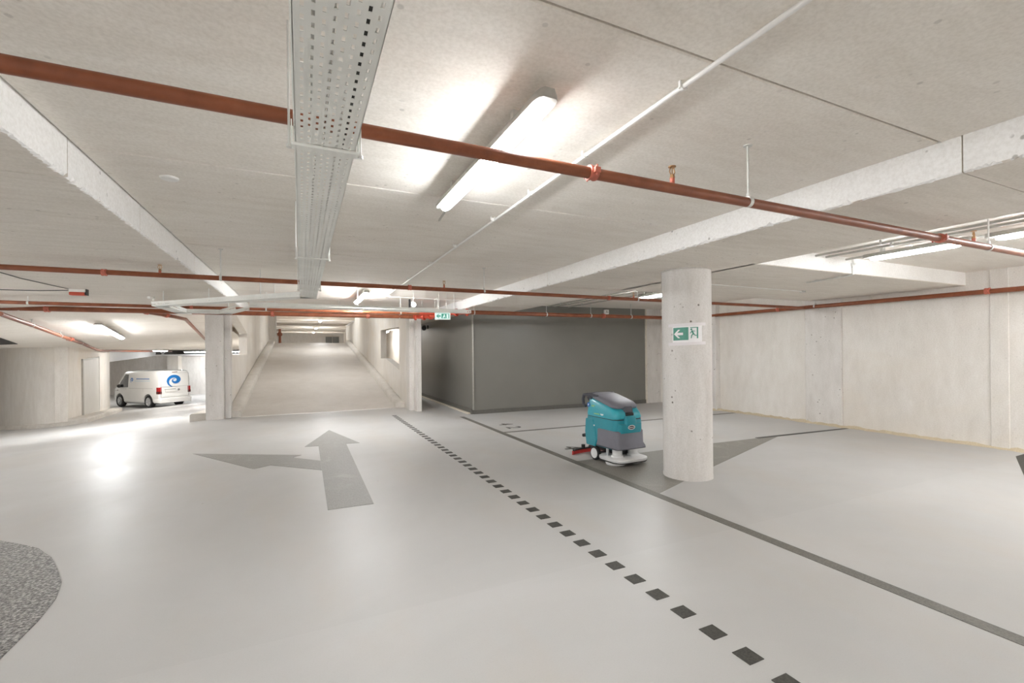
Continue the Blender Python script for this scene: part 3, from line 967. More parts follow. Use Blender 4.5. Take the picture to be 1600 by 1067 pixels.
# ---- lamps
def lamp(a, b, w, h, label, glowmat='lamp', group='tube lamps of the garage', up=.42):
    """surface lamp from a to b (points on the ceiling)"""
    gap = .055
    a, b = Vector(a) - Vector((0, 0, gap)), Vector(b) - Vector((0, 0, gap))
    d = (b - a); L = d.length; d.normalize()
    sd = d.cross(Vector((0, 0, 1))).normalized()
    dnv = Vector((0, 0, -1))
    dnv = (dnv - d * dnv.dot(d)).normalized()
    t = root('ceiling_lamp', a, label, 'lamp', group)
    def ring(s, prof, e):
        c = a + d * s
        return [c + sd * (x * e) + dnv * (hh if e > .99 else hm + (hh - hm) * e) for x, hh in prof]
    N = 9
    hm = h * .45
    # housing: shallow tray
    prof = [(-w * .42, 0), (-w * .54, h * up * .5), (-w * .54, h * up), (w * .54, h * up), (w * .54, h * up * .5), (w * .42, 0)]
    E = [(0, .55), (.012, .8), (.03, .93), (.055, 1), (L - .055, 1), (L - .03, .93), (L - .012, .8), (L, .55)]
    hm = h * up * .5
    k = MB().loft([[a + d * s + sd * (x * e) + dnv * hh for x, hh in prof] for s, e in E])
    sub(k, 'housing', 'housing', t, a, smooth=50)
    for q in (.2, .8):
        c = a + d * (L * q)
        sub(MB().obox(c - dnv * (gap / 2), (.05, .03, gap + .01), Matrix((sd, d, -dnv)).transposed()), 'bracket', 'zinc', t, a, smooth=0)
    prof = [(w * .47 * math.sin(q) / math.sin(63 * PI / 180), h * .43 + h * .41 * (math.cos(q) - math.cos(63 * PI / 180)) / (1 - math.cos(63 * PI / 180))) for q in [(-63 + 9 * i) * PI / 180 for i in range(15)]]
    E = [(.07, .35), (.08, .62), (.10, .84), (.13, .97), (.16, 1), (L - .16, 1), (L - .13, .97), (L - .10, .84), (L - .08, .62), (L - .07, .35)] if up < .9 else [(0, 1), (L, 1)]
    k = MB().loft([[a + d * s + sd * (x * e) + dnv * (h * .6 + (hh - h * .6) * e) for x, hh in prof] for s, e in E])
    sub(k, 'diffuser', glowmat, t, a, smooth=60)
    return t
def lamp_at(x, y0, y1, z, label, glowmat='lamp', w=.095, h=.10):
    return lamp((x, y0, z), (x, y1, z), w, h, label, glowmat)
big = lamp_at(.93, 1.62, 3.22, HC, 'large lit tube lamp on the ceiling right of the cable tray', 'lamp_big')
k = MB().tube([(1.0, 3.36, HC - .02), (1.02, 3.42, HC - .012), (1.04, 3.62, HC - .008), (1.05, 3.68, HC)], .008, 8)
sub(k, 'supply_cable', 'housing', big, (.95, 1.66, HC))
lamp_at(1.03, 8.2, 10.0, HC, 'lit tube lamp further down the aisle beyond the end of the cable tray', 'lamp_mid')
lamp_at(.95, -6.4, -4.7, HC, 'tube lamp on the main ceiling behind the camera', 'lamp_row')
lamp_at(5.97, 2.16, 3.10, HC, 'lit tube lamp near the cross beam in the raised right bay', 'lamp_bay2')
lamp_at(5.98, .5, 2.06, HC, 'lit tube lamp cut by the right edge in the raised right bay', 'lamp_bay2')
for n_, (x, y) in enumerate(((6.4, -3.2), (3.9, -7.0), (6.8, -6.8), (-1.9, -6.4), (-4.6, -6.4), (-7.5, -2.6), (-7.5, -6.4), (-10.5, -2.6), (-10.5, -6.4),
                             (-7.2, 1.0), (-4.6, 1.0), (-10.5, 1.0), (-7.2, 5.2), (-12.6, 5.2), (-10.2, 9.0), (-12.8, 9.0), (-7.6, 8.2), (-4.75, 7.5), (8.4, -3.2), (8.4, -1.0), (8.2, .2))):
    zz = HC if (-1.1 < x < 3.2 or (x > 4.6 and not -5.6 < y < -1.15)) else HS
    lamp_at(x, y, y + 1.6, zz, 'one of the tube lamps added in the unseen bays behind and beside the camera', 'lamp_row')['group'] = 'added tube lamps of the unseen bays'  # unseen lamps added to brighten ceiling and floor
lamp_at(6.15, 6.2, 7.25, HC, 'lit tube lamp behind the round column in front of the store room', 'lamp_mid')
lamp((-4.03, 12.75, cz(-4.03, 12.75)), (-4.52, 16.0, cz(-4.52, 16.0)), .13, .1, 'lit lamp on the sloping ceiling above the van bay approach')
lamp_at(-4.6, 3.2, 4.9, HS, 'tube lamp over the left bays outside the picture', 'lamp_row')
lamp_at(-4.6, -2.6, -.9, HS, 'tube lamp over the left bays behind the camera')
lamp_at(-9.5, 3.2, 4.9, HS, 'tube lamp far out over the left bays', 'lamp_row')
lamp((-11.0, 14.5, cz(-11, 14.5)), (-11.4, 17.0, cz(-11.4, 17.0)), .13, .1, 'unseen lamp added over the down ramp outside the left edge', 'lamp_row')  # added out of view to light the down ramp
lamp((-8.3, 13.2, cz(-8.3, 13.2)), (-8.6, 14.8, cz(-8.6, 14.8)), .13, .1, 'unseen lamp added over the down ramp just outside the left edge', 'lamp_row')  # second unseen lamp, added to brighten the left wall
lamp((-6.1, 25.5, 1.75), (-6.0, 27.3, 1.75), .13, .08, 'lamp on the low ceiling over the van roof', 'lamp_bay')
lamp((-3.0, 20.5, 1.8), (-3.0, 22.1, 1.8), .13, .08, 'hidden lamp added on the low ceiling behind the square pier', 'lamp_bay')  # added out of sight to brighten the van bay
lamp((-11.5, 31.5, 1.75), (-11.5, 33.2, 1.75), .13, .08, 'hidden lamp added on the low ceiling behind the wall of the grey door', 'lamp_bay')  # also added for the light in the van bay, unseen itself
lamp((-6.9, 35.4, 1.75), (-5.4, 34.7, 1.75), .22, .14, 'bright lamp above the back wall left of the square pier', 'lamp')
lamp((-4.3, 34.2, 1.75), (-3.0, 33.6, 1.75), .22, .14, 'bright lamp above the back wall touching the square pier', 'lamp')
for y, tx in ((15.5, 'added out of sight above the lower ramp'), (23, 'added out of sight over the middle of the ramp'), (31.2, 'nearest past the ramp head'), (41, 'second past the ramp head'), (49.8, 'added farthest past the ramp head')):  # first two and last are added to light ramp and end wall
    lamp_at(1.1, y, y + 1.7, 4.08 if y < 28 else 3.66, 'tube lamp of the upper hall, ' + tx, 'lamp_far' if y > 30 else 'lamp_up', .16)
lamp_at(3.15, 18.6, 20.2, HS, 'tube lamp in the passage behind the window in the ramp wall', 'lamp_bay2')

# ---- cable tray
TZ = 2.215
def tray_piece(parent, base, org, d, L, w, h, ncol, pitch, name='tray_section', skip_ends=True):
    """perforated tray: real slots cut through the base and one row through each side"""
    d = Vector(d).normalized()
    sd = Vector((d.y, -d.x, 0))
    o = Vector(org)
    k = MB()
    th = .0015
    def bx(a0, a1, b0, b1, z0, z1):
        vs = [o + d * a + sd * b + Vector((0, 0, z)) for z in (z0, z1) for b in (b0, b1) for a in (a0, a1)]
        k.add(vs, [(0, 2, 3, 1), (4, 5, 7, 6), (0, 1, 5, 4), (2, 6, 7, 3), (0, 4, 6, 2), (1, 3, 7, 5)])
    sw = .0078
    cols = [w * (i + .9) / (ncol + .8) for i in range(ncol)]
    prev = 0
    for c in cols:
        bx(0, L, prev, c - sw / 2, 0, th)
        prev = c + sw / 2
    bx(0, L, prev, w, 0, th)
    n = int(L / pitch)
    for ci, c in enumerate(cols):
        sh = (pitch * .5 if ci % 2 else 0)
        for i in range(n + 1):
            a0 = max(0, i * pitch + sh - pitch * .28)
            a1 = min(L, i * pitch + sh + pitch * .28)
            if a1 > a0: bx(a0, a1, c - sw / 2, c + sw / 2, 0, th)
    for s0, s1 in ((0, th), (w - th, w)):
        bx(0, L, s0, s1, 0, h * .30)
        bx(0, L, s0, s1, h * .52, h)
        for i in range(n + 1):
            a0 = max(0, i * pitch - pitch * .2); a1 = min(L, i * pitch + pitch * .2)
            bx(a0, a1, s0, s1, h * .30, h * .52)
    # rolled rims
    bx(0, L, -.006, .003, h - .003, h + .003)
    bx(0, L, w - .003, w + .006, h - .003, h + .003)
    return sub(k, name, 'tray', parent, base, smooth=0)
tb = Vector((.08, 0, TZ))
tr = root('cable_tray', tb, 'perforated galvanised cable tray hanging along the main aisle ceiling', 'tray')
TX = -.014; TW = .192
secs = [-2.5, -.36, 1.70, 3.74, 5.62, 6.6]
for a, b in zip(secs, secs[1:]):
    tray_piece(tr, tb, (TX, a + .002, TZ), (0, 1, 0), b - a - .004, TW, .058, 8, .04)
# splice strips under the joints, cables inside, hangers
for yj, big_ in ((1.72, True), (3.755, False), (5.63, False)):
    k = MB()
    wz = .012 if big_ else .006
    k.box(TX - .014, TX + TW + .014, yj - .02, yj + .02, TZ - wz, TZ - .001)
    k.box(TX - .014, TX - .010, yj - .02, yj + .02, TZ - wz, TZ + .075)
    k.box(TX + TW + .010, TX + TW + .014, yj - .02, yj + .02, TZ - wz, TZ + .075)
    sub(k, 'support_bracket', 'tray', tr, tb, bevel=.002)
    k = MB()
    for x in (TX - .02, TX + TW + .02):
        k = MB()
        k.cyl((x, yj, TZ - .01), (x, yj, HC), .004, n=8)
        k.cyl((x, yj, TZ - .016), (x, yj, TZ - .006), .009, n=6)
        sub(k, 'hanger_rod', 'zinc', tr, tb)
for x, r, m in ((.035, .007, 'cable'), (.06, .008, 'white'), (.085, .006, 'cable'), (.108, .008, 'white'), (.132, .0065, 'cable_dark'), (.158, .006, 'white')):
    pts = [(x + .006 * math.sin(i * 1.1 + x * 90), -2.5 + i * .46, TZ + .003 + r) for i in range(20)]
    sub(MB().tube(pts, r, 8), 'cable', m, tr, tb)
k = MB()
k.box(-.03, -.012, 6.55, 6.64, TZ, TZ + .05)
sub(k, 'end_bracket', 'tray', tr, tb)
# branch turning left at 45 degrees, then around the square pier, and the cross run
bt = Vector((-1, 7.3, TZ))
br = root('cable_tray', bt, 'bright metal tray branch leaving the main tray diagonally towards the square pier', 'tray')
def ptray(o, p0, p1, base, w=.2, h=.06, nc=5, z=TZ):
    p0, p1 = Vector((*p0, z)), Vector((*p1, z))
    return tray_piece(o, base, p0, (p1 - p0), (p1 - p0).length, w, h, nc, .05)
ptray(br, (-.01, 6.36), (-2.02, 8.36), bt)
ptray(br, (-2.02, 8.36), (-2.0, 9.88), bt)
ptray(br, (-2.0, 9.70), (-1.15, 9.70), bt)
ptray(br, (-1.2, 9.76), (-.78, 8.62), bt)
k = MB()
for x, y in ((-.5, 6.95), (-1.2, 7.7), (-1.85, 8.25), (-1.9, 9.6), (-1.2, 9.6)):
    k = MB().cyl((x, y, TZ), (x, y, (HC if x > -1.1 else HS)), .006, n=8)
    sub(k, 'hanger_rod', 'zinc', br, bt)
ct = Vector((.5, 8.5, TZ + .03))
cr = root('cable_tray', ct, 'perforated cable tray running crosswise in front of the ramp opening', 'tray')
ptray(cr, (-.75, 8.42), (1.2, 8.48), ct, z=TZ + .03)
ptray(cr, (1.2, 8.48), (3.0, 8.62), ct, z=TZ + .03)
for x in (-.4, .9, 1.9, 2.7):
    k = MB().cyl((x, 8.40 + .05 * x, TZ + .03), (x, 8.40 + .05 * x, HC), .005, n=8)
    sub(k, 'hanger_rod', 'zinc', cr, ct)

# ---- conduits
cb = Vector((1.49, 2, HC))
cn = root('conduit', cb, 'long white conduit fixed along the main ceiling right of the big lamp', 'conduit')
CZ_ = HC - .022
sub(MB().tube([(1.49, -7, CZ_), (1.47, 1.5, CZ_), (1.475, 2.2, CZ_), (1.49, 3.6, CZ_), (1.52, 9.2, CZ_)], .0105, 12), 'conduit_tube', 'white', cn, cb)
for y in (-.3, .6, 1.44, 2.175, 2.856, 3.55, 4.6, 5.6, 6.9, 8.2):
    k = MB().lathe([(.0105, -.008), (.0145, -.008), (.0145, .008), (.0105, .008)], (1.472, y, CZ_), (0, 1, 0), 14)
    k.box(1.452, 1.460, y - .006, y + .006, CZ_ - .008, HC).box(1.484, 1.492, y - .006, y + .006, CZ_ - .008, HC)
    sub(k, 'saddle_clip', 'white', cn, cb)
cb = Vector((2.5, 9.4, HC))
cn = root('conduit', cb, 'white conduit crossing the ceiling just before the ramp opening', 'conduit')
sub(MB().tube([(1.53, 9.29, CZ_), (2.6, 9.45, CZ_), (3.2, 9.5, CZ_)], .0105, 10), 'conduit_tube', 'white', cn, cb)
for x in (1.6, 2.1, 2.6, 3.0):
    sub(MB().box(x - .01, x + .01, 9.29 + (x - 1.53) * .14 - .018, 9.29 + (x - 1.53) * .14 + .018, CZ_ - .014, HC), 'saddle_clip', 'white', cn, cb)
for i, (x, lab) in enumerate(((5.56, 'conduit in the raised right bay, nearest the dropped band'), (5.76, 'middle one of three conduits beside the lamps of the right bay'),
                              (6.16, 'conduit in the raised right bay, nearest the tube lamps'))):
    for y0, y1, e in ((-1.1, 3.40, 'near'), (5.78, 9.9, 'far')):
        b = Vector((x, y0, HC))
        c = root('conduit', b, lab + (', before the cross beam' if e == 'near' else ', behind the round column'), 'conduit')
        sub(MB().tube([(x, y0, HC - .035), (x, y1, HC - .035)], .013, 10), 'conduit_tube', 'housing', c, b)
        for q in (.25, .55, .85):
            yq = y0 + (y1 - y0) * q
            sub(MB().box(x - .016, x + .016, yq - .01, yq + .01, HC - .05, HC), 'saddle_clip', 'zinc', c, b)
b = Vector((6.33, 3.41, 2.6))
c = root('conduit', b, 'bent dark conduit dropping down the cross beam and onto its soffit', 'conduit')
sub(MB().tube([(6.31, 3.40, HC), (6.32, 3.40, 2.47), (6.325, 3.41, 2.425), (6.33, 3.45, 2.412), (6.42, 4.05, 2.412)], .011, 10), 'conduit_tube', 'zinc', c, b)
for p in ((6.31, 3.395, 2.55), (6.36, 3.6, 2.42), (6.4, 3.9, 2.42)):
    sub(MB().box(p[0] - .018, p[0] + .018, p[1] - .02, p[1] + .02, p[2] - .012, p[2] + .012), 'saddle_clip', 'zinc', c, b)
b = Vector((5.3, 4.7, HS))
c = root('conduit', b, 'thin pale conduit across the soffit right of the round column', 'conduit')
sub(MB().tube([(4.5, 4.68, HS - .012), (7.4, 4.73, HS - .012), (7.43, 4.73, HS - .012)], .008, 8), 'conduit_tube', 'white', c, b)
sub(MB().box(7.36, 7.42, 4.70, 4.76, HS - .03, HS), 'saddle_clip', 'zinc', c, b)

# ---- small ceiling and wall fittings
b = Vector((-.762, 3.56, HC))
d_ = root('ceiling_disc', b, 'white round blanking plate on the ceiling left of the cable tray', 'cover plate')
sub(MB().lathe([(.052, 0), (.052, -.006), (.046, -.012), (.02, -.014)], b, (0, 0, 1), 32), 'cover', 'white', d_, b)
b = Vector((-2.85, 8.4, HS))
d_ = root('alarm_beacon', b, 'red and white alarm beacon fed by thin cables on the left ceiling', 'alarm')
sub(MB().box(-2.95, -2.77, 8.35, 8.45, 2.385, HS), 'base', 'white', d_, b, bevel=.006)
sub(MB().box(-2.95, -2.78, 8.35, 8.45, 2.34, 2.385), 'red_lens', 'red', d_, b, bevel=.01)
sub(MB().box(-2.78, -2.76, 8.36, 8.44, 2.345, HS), 'end_cap', 'black', d_, b)
sub(MB().tube([(-2.95, 8.5, HS - .006), (-3.4, 8.72, HS - .006), (-4.0, 8.8, HS - .006)], .006, 6), 'cable', 'cable_dark', d_, b)
sub(MB().tube([(-2.95, 8.42, HS - .006), (-3.05, 7.4, HS - .006), (-2.95, 5.2, HS - .006)], .005, 6), 'cable', 'cable_dark', d_, b)
b = Vector((-2.35, 8.6, HS))
d_ = root('junction_box', b, 'small round junction box on the ceiling above the bright tray branch', 'box')
sub(MB().lathe([(.05, 0), (.05, -.03), (.04, -.04), (.01, -.042)], (-2.2, 9.1, HS), (0, 0, 1), 20), 'box_body', 'zinc', d_, b)
sub(MB().cyl((-2.17, 9.08, HS - .07), (-2.17, 9.08, HS - .03), .012, n=10), 'gland', 'white', d_, b)

# lit exit sign
b = Vector((2.46, 8.5, 2.18))
ex = root('lit_exit_sign', b, 'glowing green and white exit sign hanging before the charcoal store room', 'sign')
Rz = Matrix.Rotation(-.35, 3, 'Z')
def ebox(k, cx, cz_, w, h, y, th):
    return k.obox(b + Rz @ Vector((cx, y, cz_)), (w, th, h), Rz)
sub(ebox(MB(), 0, 0, .30, .14, .012, .02), 'sign_case', 'white', ex, b, bevel=.004)
sub(ebox(MB(), 0, 0, .28, .12, -.001, .006), 'lit_face', 'exit_white', ex, b)
def eprism(pts, y0=-.0045, y1=-.007):
    return MB().prism(pts, lambda a, c, h: tuple(b + Rz @ Vector((a, h, c))), y0, y1)
k = eprism([(-.02, -.045), (.125, -.045), (.125, .045), (-.02, .045)])
sub(k, 'green_field', 'exit_green', ex, b)
k = eprism([(-.12, 0), (-.075, .04), (-.06, .04), (-.09, .012), (-.035, .012), (-.035, -.012), (-.09, -.012), (-.06, -.04), (-.075, -.04)])
sub(k, 'arrow', 'exit_green', ex, b)
k = eprism([(.0, -.04), (.02, -.04), (.03, -.01), (.045, -.03), (.06, -.03), (.045, .0), (.05, .02), (.03, .038), (.02, .03), (.03, .015), (.01, .005)], -.0065, -.009)
q = eprism([(.075, -.04), (.11, -.04), (.11, .038), (.075, .038)], -.0065, -.009)
k.add(q.v, q.f)
sub(k, 'running_figure', 'exit_white', ex, b)
for x, y in ((2.40, 8.53), (2.53, 8.48)):
    sub(MB().cyl((x, y, 2.25), (x, y, HC), .004, n=8), 'hanger_rod', 'zinc', ex, b)

b = Vector((2.18, 9.8, HC))
em = root('emergency_light', b, 'small bright white spotlight on a dark bracket before the ramp', 'lamp')
sub(MB().lathe([(.02, -.05), (.045, -.045), (.055, .025), (.05, .04)], b + Vector((0, -.02, -.10)), Vector((.1, -1, -.55)), 20), 'lamp_head', 'white', em, b)
sub(MB().lathe([(.047, 0), (.047, .004)], b + Vector((.004, -.055, -.122)), Vector((.1, -1, -.55)), 20), 'lens', 'spot', em, b)
sub(MB().box(2.10, 2.13, 9.78, 9.86, HC - .22, HC).box(2.06, 2.24, 9.79, 9.85, HC - .24, HC - .20), 'bracket', 'black', em, b, bevel=.004)

b = Vector((3.6, 14.3, 2.26))
cm = root('security_camera', b, 'small black security camera on the side of the charcoal store room', 'camera')
sub(MB().lathe([(.06, 0), (.06, .03), (.03, .04)], (3.66, 14.3, 2.28), (-1, 0, 0), 16), 'base', 'black', cm, b)
sub(MB().lathe([(.07, -.16), (.075, .12), (.06, .14)], (3.52, 14.28, 2.26), (-.25, -1, -.2), 18), 'housing', 'black', cm, b)
b = Vector((7.425, 10.02, 2.516))
sq = root('wall_plaque', b, 'tiny white square plaque high on the front of the store room', 'sign')
sub(MB().box(7.365, 7.485, 9.99, 10.06, 2.455, 2.575), 'plate', 'white', sq, b, bevel=.004)
sub(MB().box(7.39, 7.43, 9.985, 9.995, 2.49, 2.55).box(7.44, 7.46, 9.985, 9.995, 2.49, 2.52), 'symbol', 'housing', sq, b)

# ================================================================== VAN
M['van'] = plain('van_white_paint', srgb(238, 238, 236), 0.25, 0, 0.01, 3, 0.5, 0.6)
M['glass'] = plain('van_glass', srgb(52, 56, 60), 0.06, 0, 0.05, 2, 0.8)
M['blue'] = plain('logo_blue', srgb(24, 112, 186), 0.35)
M['lightblue'] = plain('logo_pale_blue', srgb(150, 196, 226), 0.35)
M['rim'] = plain('alloy_wheel', srgb(196, 198, 200), 0.3, 0.5)
M['tail'] = plain('tail_light_red', srgb(170, 22, 26), 0.18, 0, 0.05, 3, 0.6)
M['taild'] = plain('tail_light_dark', srgb(84, 14, 18), 0.18, 0, 0.05, 3, 0.6)
M['seam'] = plain('panel_gap', srgb(150, 150, 148), 0.6)

PHI = math.radians(28)
VW, VL, VB = 1.54, 4.10, 2.50               # width, length, wheelbase
vx, vy = -6.97, 28.5
view = Vector((vx, vy, 0)).normalized()
perp = Vector((view.y, -view.x, 0))
fw = view * math.cos(PHI) - perp * math.sin(PHI)
rightv = Vector((fw.y, -fw.x, 0))
# local: x forward, y left. rear axle at x = 0; the left rear wheel touches the floor at (vx, vy)
vc = Vector((vx, vy, 0)) + rightv * (VW / 2 - .1)
vz = -1.215
van = root('van', (vc.x, vc.y, vz), 'white panel van with blue swirl logos parked behind the square pier', 'van', rz=math.atan2(fw.y, fw.x))
van.rotation_euler[1] = .012
def vring(x, hw, zb, zbelt, zr, rt):
    """closed section at station x: sill, belt, tumblehome roof"""
    pts = [(-hw * .9, zb), (-hw * .985, zb + .08), (-hw, (zb + zbelt) / 2), (-hw, zbelt), (-hw * .965, zbelt + (zr - zbelt) * .45),
           (-hw * .915, zr - rt * 1.0), (-hw * .86, zr - rt * .35), (-hw * .72, zr - .01), (-hw * .35, zr)]
    full = pts + [(-a, b) for a, b in pts[::-1]]
    return [(x, a, b) for a, b in full]
HWV = VW / 2
st = [(-.86, HWV * .93, .36, 1.0, 1.78, .12), (-.83, HWV * .97, .30, 1.0, 1.84, .12), (-.74, HWV * .99, .27, 1.0, 1.88, .12), (-.4, HWV, .25, 1.0, 1.90, .12),
      (.6, HWV, .24, 1.0, 1.91, .12), (1.5, HWV, .24, 1.0, 1.91, .12), (1.95, HWV, .24, 1.0, 1.89, .12), (2.15, HWV, .24, 1.0, 1.83, .12), (2.4, HWV * .995, .24, 1.0, 1.64, .12),
      (2.65, HWV * .99, .24, 1.0, 1.38, .12), (2.83, HWV * .975, .25, 1.0, 1.14, .1), (3.02, HWV * .94, .26, .92, 1.02, .08), (3.18, HWV * .86, .29, .8, .88, .07), (3.25, HWV * .76, .34, .66, .74, .06)]
body_mb = MB().loft([vring(*s) for s in st])
def cut(ob, cutters):
    cs = []
    for c in cutters:
        me = c.mesh('cut', 'dark', 0)
        o = bpy.data.objects.new('cut', me)
        COL.objects.link(o)
        o.matrix_world = ob.matrix_world.copy()
        cs.append(o)
        md = ob.modifiers.new('cut', 'BOOLEAN')
        md.operation = 'DIFFERENCE'
        md.solver = 'EXACT'
        md.object = o
    bpy.context.view_layer.update()
    dg = bpy.context.evaluated_depsgraph_get()
    me = bpy.data.meshes.new_from_object(ob.evaluated_get(dg))
    ob.modifiers.clear()
    ob.data = me
    me.shade_smooth()
    me.set_sharp_from_angle(angle=math.radians(30))
    for o in cs:
        bpy.data.objects.remove(o)
body = body_mb.build('body', 'van', None)
WR = .325
cut(body, [MB().cyl((x, s * (HWV - .26), WR), (x, s * (HWV + .1), WR), .385, n=32) for x in (0, VB) for s in (-1, 1)])
body.parent = van
def wheel(x, s):
    y = s * (HWV - .10)
    t = MB().lathe([(.20, -.10), (.295, -.105), (WR - .01, -.085), (WR, -.05), (WR, .05), (WR - .01, .085), (.295, .105), (.215, .10), (.205, .07), (.05, .06)],
                   (x, y, WR), (0, s, 0), 32).build('wheel', 'rubber', van)
    k = MB().lathe([(.212, .072), (.212, .092), (.196, .098), (.186, .078), (.06, .072)], (x, y, WR), (0, s, 0), 32)
    k.lathe([(.055, .07), (.05, .092), (.02, .098)], (x, y, WR), (0, s, 0), 16)
    for i in range(5):
        for dlt in (-.13, .13):
            a = 2 * PI * i / 5 + dlt
            c, sn = math.cos(a), math.sin(a)
            yy0 = y + s * .085
            k.tube([(x + .045 * c, yy0 + s * .005, WR + .045 * sn), (x + .2 * c, yy0, WR + .2 * sn)], .013, 6)
    k.build('rim', 'rim', t)
    return t
for x in (0, VB):
    for s in (1, -1):
        wheel(x, s)
def side_y(z, x=0.6):
    """half width of the body at station x and height z, read off the lofted sections"""
    def at(sta):
        r = [(a, b) for _, a, b in vring(*sta)][9:]
        r = [(a, b) for a, b in r][::-1]
        for (a0, b0), (a1, b1) in zip(r, r[1:]):
            if b0 <= z <= b1: return a0 + (a1 - a0) * (z - b0) / max(1e-6, b1 - b0)
        return r[-1][0] if z > r[-1][1] else r[0][0]
    for s0, s1 in zip(st, st[1:]):
        if s0[0] <= x <= s1[0]:
            t = (x - s0[0]) / (s1[0] - s0[0])
            return at(s0) * (1 - t) + at(s1) * t
    return HWV
def side(k, poly, s=1, off=.004, dep=.03):
    n = len(poly)
    vs = [(x, s * (side_y(z, x) - dep), z) for x, z in poly] + [(x, s * (side_y(z, x) + off), z) for x, z in poly]
    return k.add(vs, [tuple(range(n - 1, -1, -1)), tuple(range(n, 2 * n))] + [(i, (i + 1) % n, n + (i + 1) % n, n + i) for i in range(n)])
def side_glass(k, lo, hi, s, off=.006, dep=.03, n=8):
    """pane between two lines lo(t), hi(t), skinned in a grid that follows the body"""
    rows = []
    for i in range(n + 1):
        a, b = lo(i / n), hi(i / n)
        for j in range(7):
            x = a[0] + (b[0] - a[0]) * j / 6; z = a[1] + (b[1] - a[1]) * j / 6
            rows.append((x, s * (side_y(z, x) + off), z))
    m = len(rows)
    vs = rows + [(x, y - s * dep, z) for x, y, z in rows]
    fs = []
    for o, fl_ in ((0, 1), (m, -1)):
        for i in range(n):
            for j in range(6):
                q = (o + i * 7 + j, o + i * 7 + j + 1, o + i * 7 + j + 8, o + i * 7 + j + 7)
                fs.append(q[::fl_])
    edge = [i * 7 for i in range(n + 1)] + [n * 7 + j for j in range(1, 7)] + [i * 7 + 6 for i in range(n - 1, -1, -1)] + [j for j in range(5, 0, -1)]
    for a, b in zip(edge, edge[1:] + edge[:1]):
        fs.append((a, b, b + m, a + m))
    return k.add(vs, fs)
for s in (1, -1):
    side_glass(MB(), lambda t: (1.72, 1.05 + .66 * t), lambda t: (2.62 - .62 * t ** 1.15, 1.05 + .66 * t), s).build('side_window', 'glass', van)
    k = MB()
    side(k, [(1.64, .45), (1.655, .45), (1.655, 1.78), (1.64, 1.78)], s, .002)
    side(k, [(-.4, .985), (1.64, .985), (1.64, .998), (-.4, .998)], s, .002)
    side(k, [(.42, .45), (.432, .45), (.432, 1.0), (.42, 1.0)], s, .002)
    side(k, [(2.07, .52), (2.62, .9), (2.62, .912), (2.06, .53)], s, .001)
    k.build('panel_seam', 'seam', van, smooth=0)
    k = MB().lathe([(.03, 0), (.09, .03), (.10, .07), (.07, .12)], (2.42, s * (HWV + .0), 1.10), (-.35, s, .1), 16)
    k.build('mirror', 'black', van)
    side(MB(), [(1.74, .93), (1.92, .93), (1.92, .965), (1.74, .965)], s, .02, .0).build('door_handle', 'van', van, bevel=.006)
    side(MB(), [(2.62, .86), (2.92, .84), (2.92, .87), (2.64, .90)], s, .004).build('headlamp', 'black', van)
    # tail lamp wraps the rear corner
    k = MB()
    yy0, yy1 = s * HWV * .80, s * (HWV + .003)
    k.add([(-.872, yy0, .72), (-.872, yy0, 1.05), (-.70, yy1, 1.05), (-.70, yy1, .72), (-.855, yy1 * .985, .72), (-.855, yy1 * .985, 1.05), (-.70, yy0, .72), (-.70, yy0, 1.05)],
          [(0, 1, 5, 4), (4, 5, 2, 3), (1, 7, 2, 5), (0, 4, 3, 6), (6, 3, 2, 7), (0, 6, 7, 1)])
    tl = k.build('tail_lamp', 'tail', van, bevel=.01)
    k = MB()
    k.add([(-.878, yy0, .72), (-.878, yy0, .84), (-.70, yy1 * 1.003, .84), (-.70, yy1 * 1.003, .72), (-.861, yy1 * .99, .72), (-.861, yy1 * .99, .84), (-.70, yy0, .72), (-.70, yy0, .84)],
          [(0, 1, 5, 4), (4, 5, 2, 3), (1, 7, 2, 5), (0, 4, 3, 6), (6, 3, 2, 7), (0, 6, 7, 1)])
    k.build('lens', 'taild', tl)
# rear: bumper, plate recess, gaps, brake light
k = MB()
rr = []
for x, e in ((-.99, .90), (-.97, .96), (-.9, 1.0), (-.75, 1.01), (-.52, 1.012)):
    rr.append([(x, -HWV * e, .27), (x, -HWV * e, .44), (x, -HWV * e + .03, .49), (x, HWV * e - .03, .49), (x, HWV * e, .44), (x, HWV * e, .27)])
k.loft(rr).build('rear_bumper', 'van', van, bevel=.012)
k = MB()
for a0, a1, c0, c1 in ((-.66, .66, .545, .555), (-.66, -.65, .55, 1.74), (.65, .66, .55, 1.74), (-.63, .63, 1.74, 1.75), (-.62, .62, 1.06, 1.068)):
    k.box(-.874, -.8, a0, a1, c0, c1)
k.build('tailgate_seam', 'seam', van, smooth=0)
MB().box(-.885, -.82, .0, .46, .80, .92).build('number_plate', 'white', van, bevel=.004)
MB().box(-.88, -.82, -.03, .49, .925, .95).build('plate_lamp_strip', 'seam', van, bevel=.004)
MB().lathe([(.055, 0), (.055, .012), (.045, .016)], (-.87, -.17, .90), (-1, 0, 0), 18).build('tailgate_badge', 'seam', van)
MB().box(-.86, -.80, -.13, .13, 1.77, 1.81).build('brake_light', 'taild', van, bevel=.006)
MB().box(-.3, 2.2, -HWV * .8, HWV * .8, .2, .3).build('underbody', 'black', van, smooth=0)
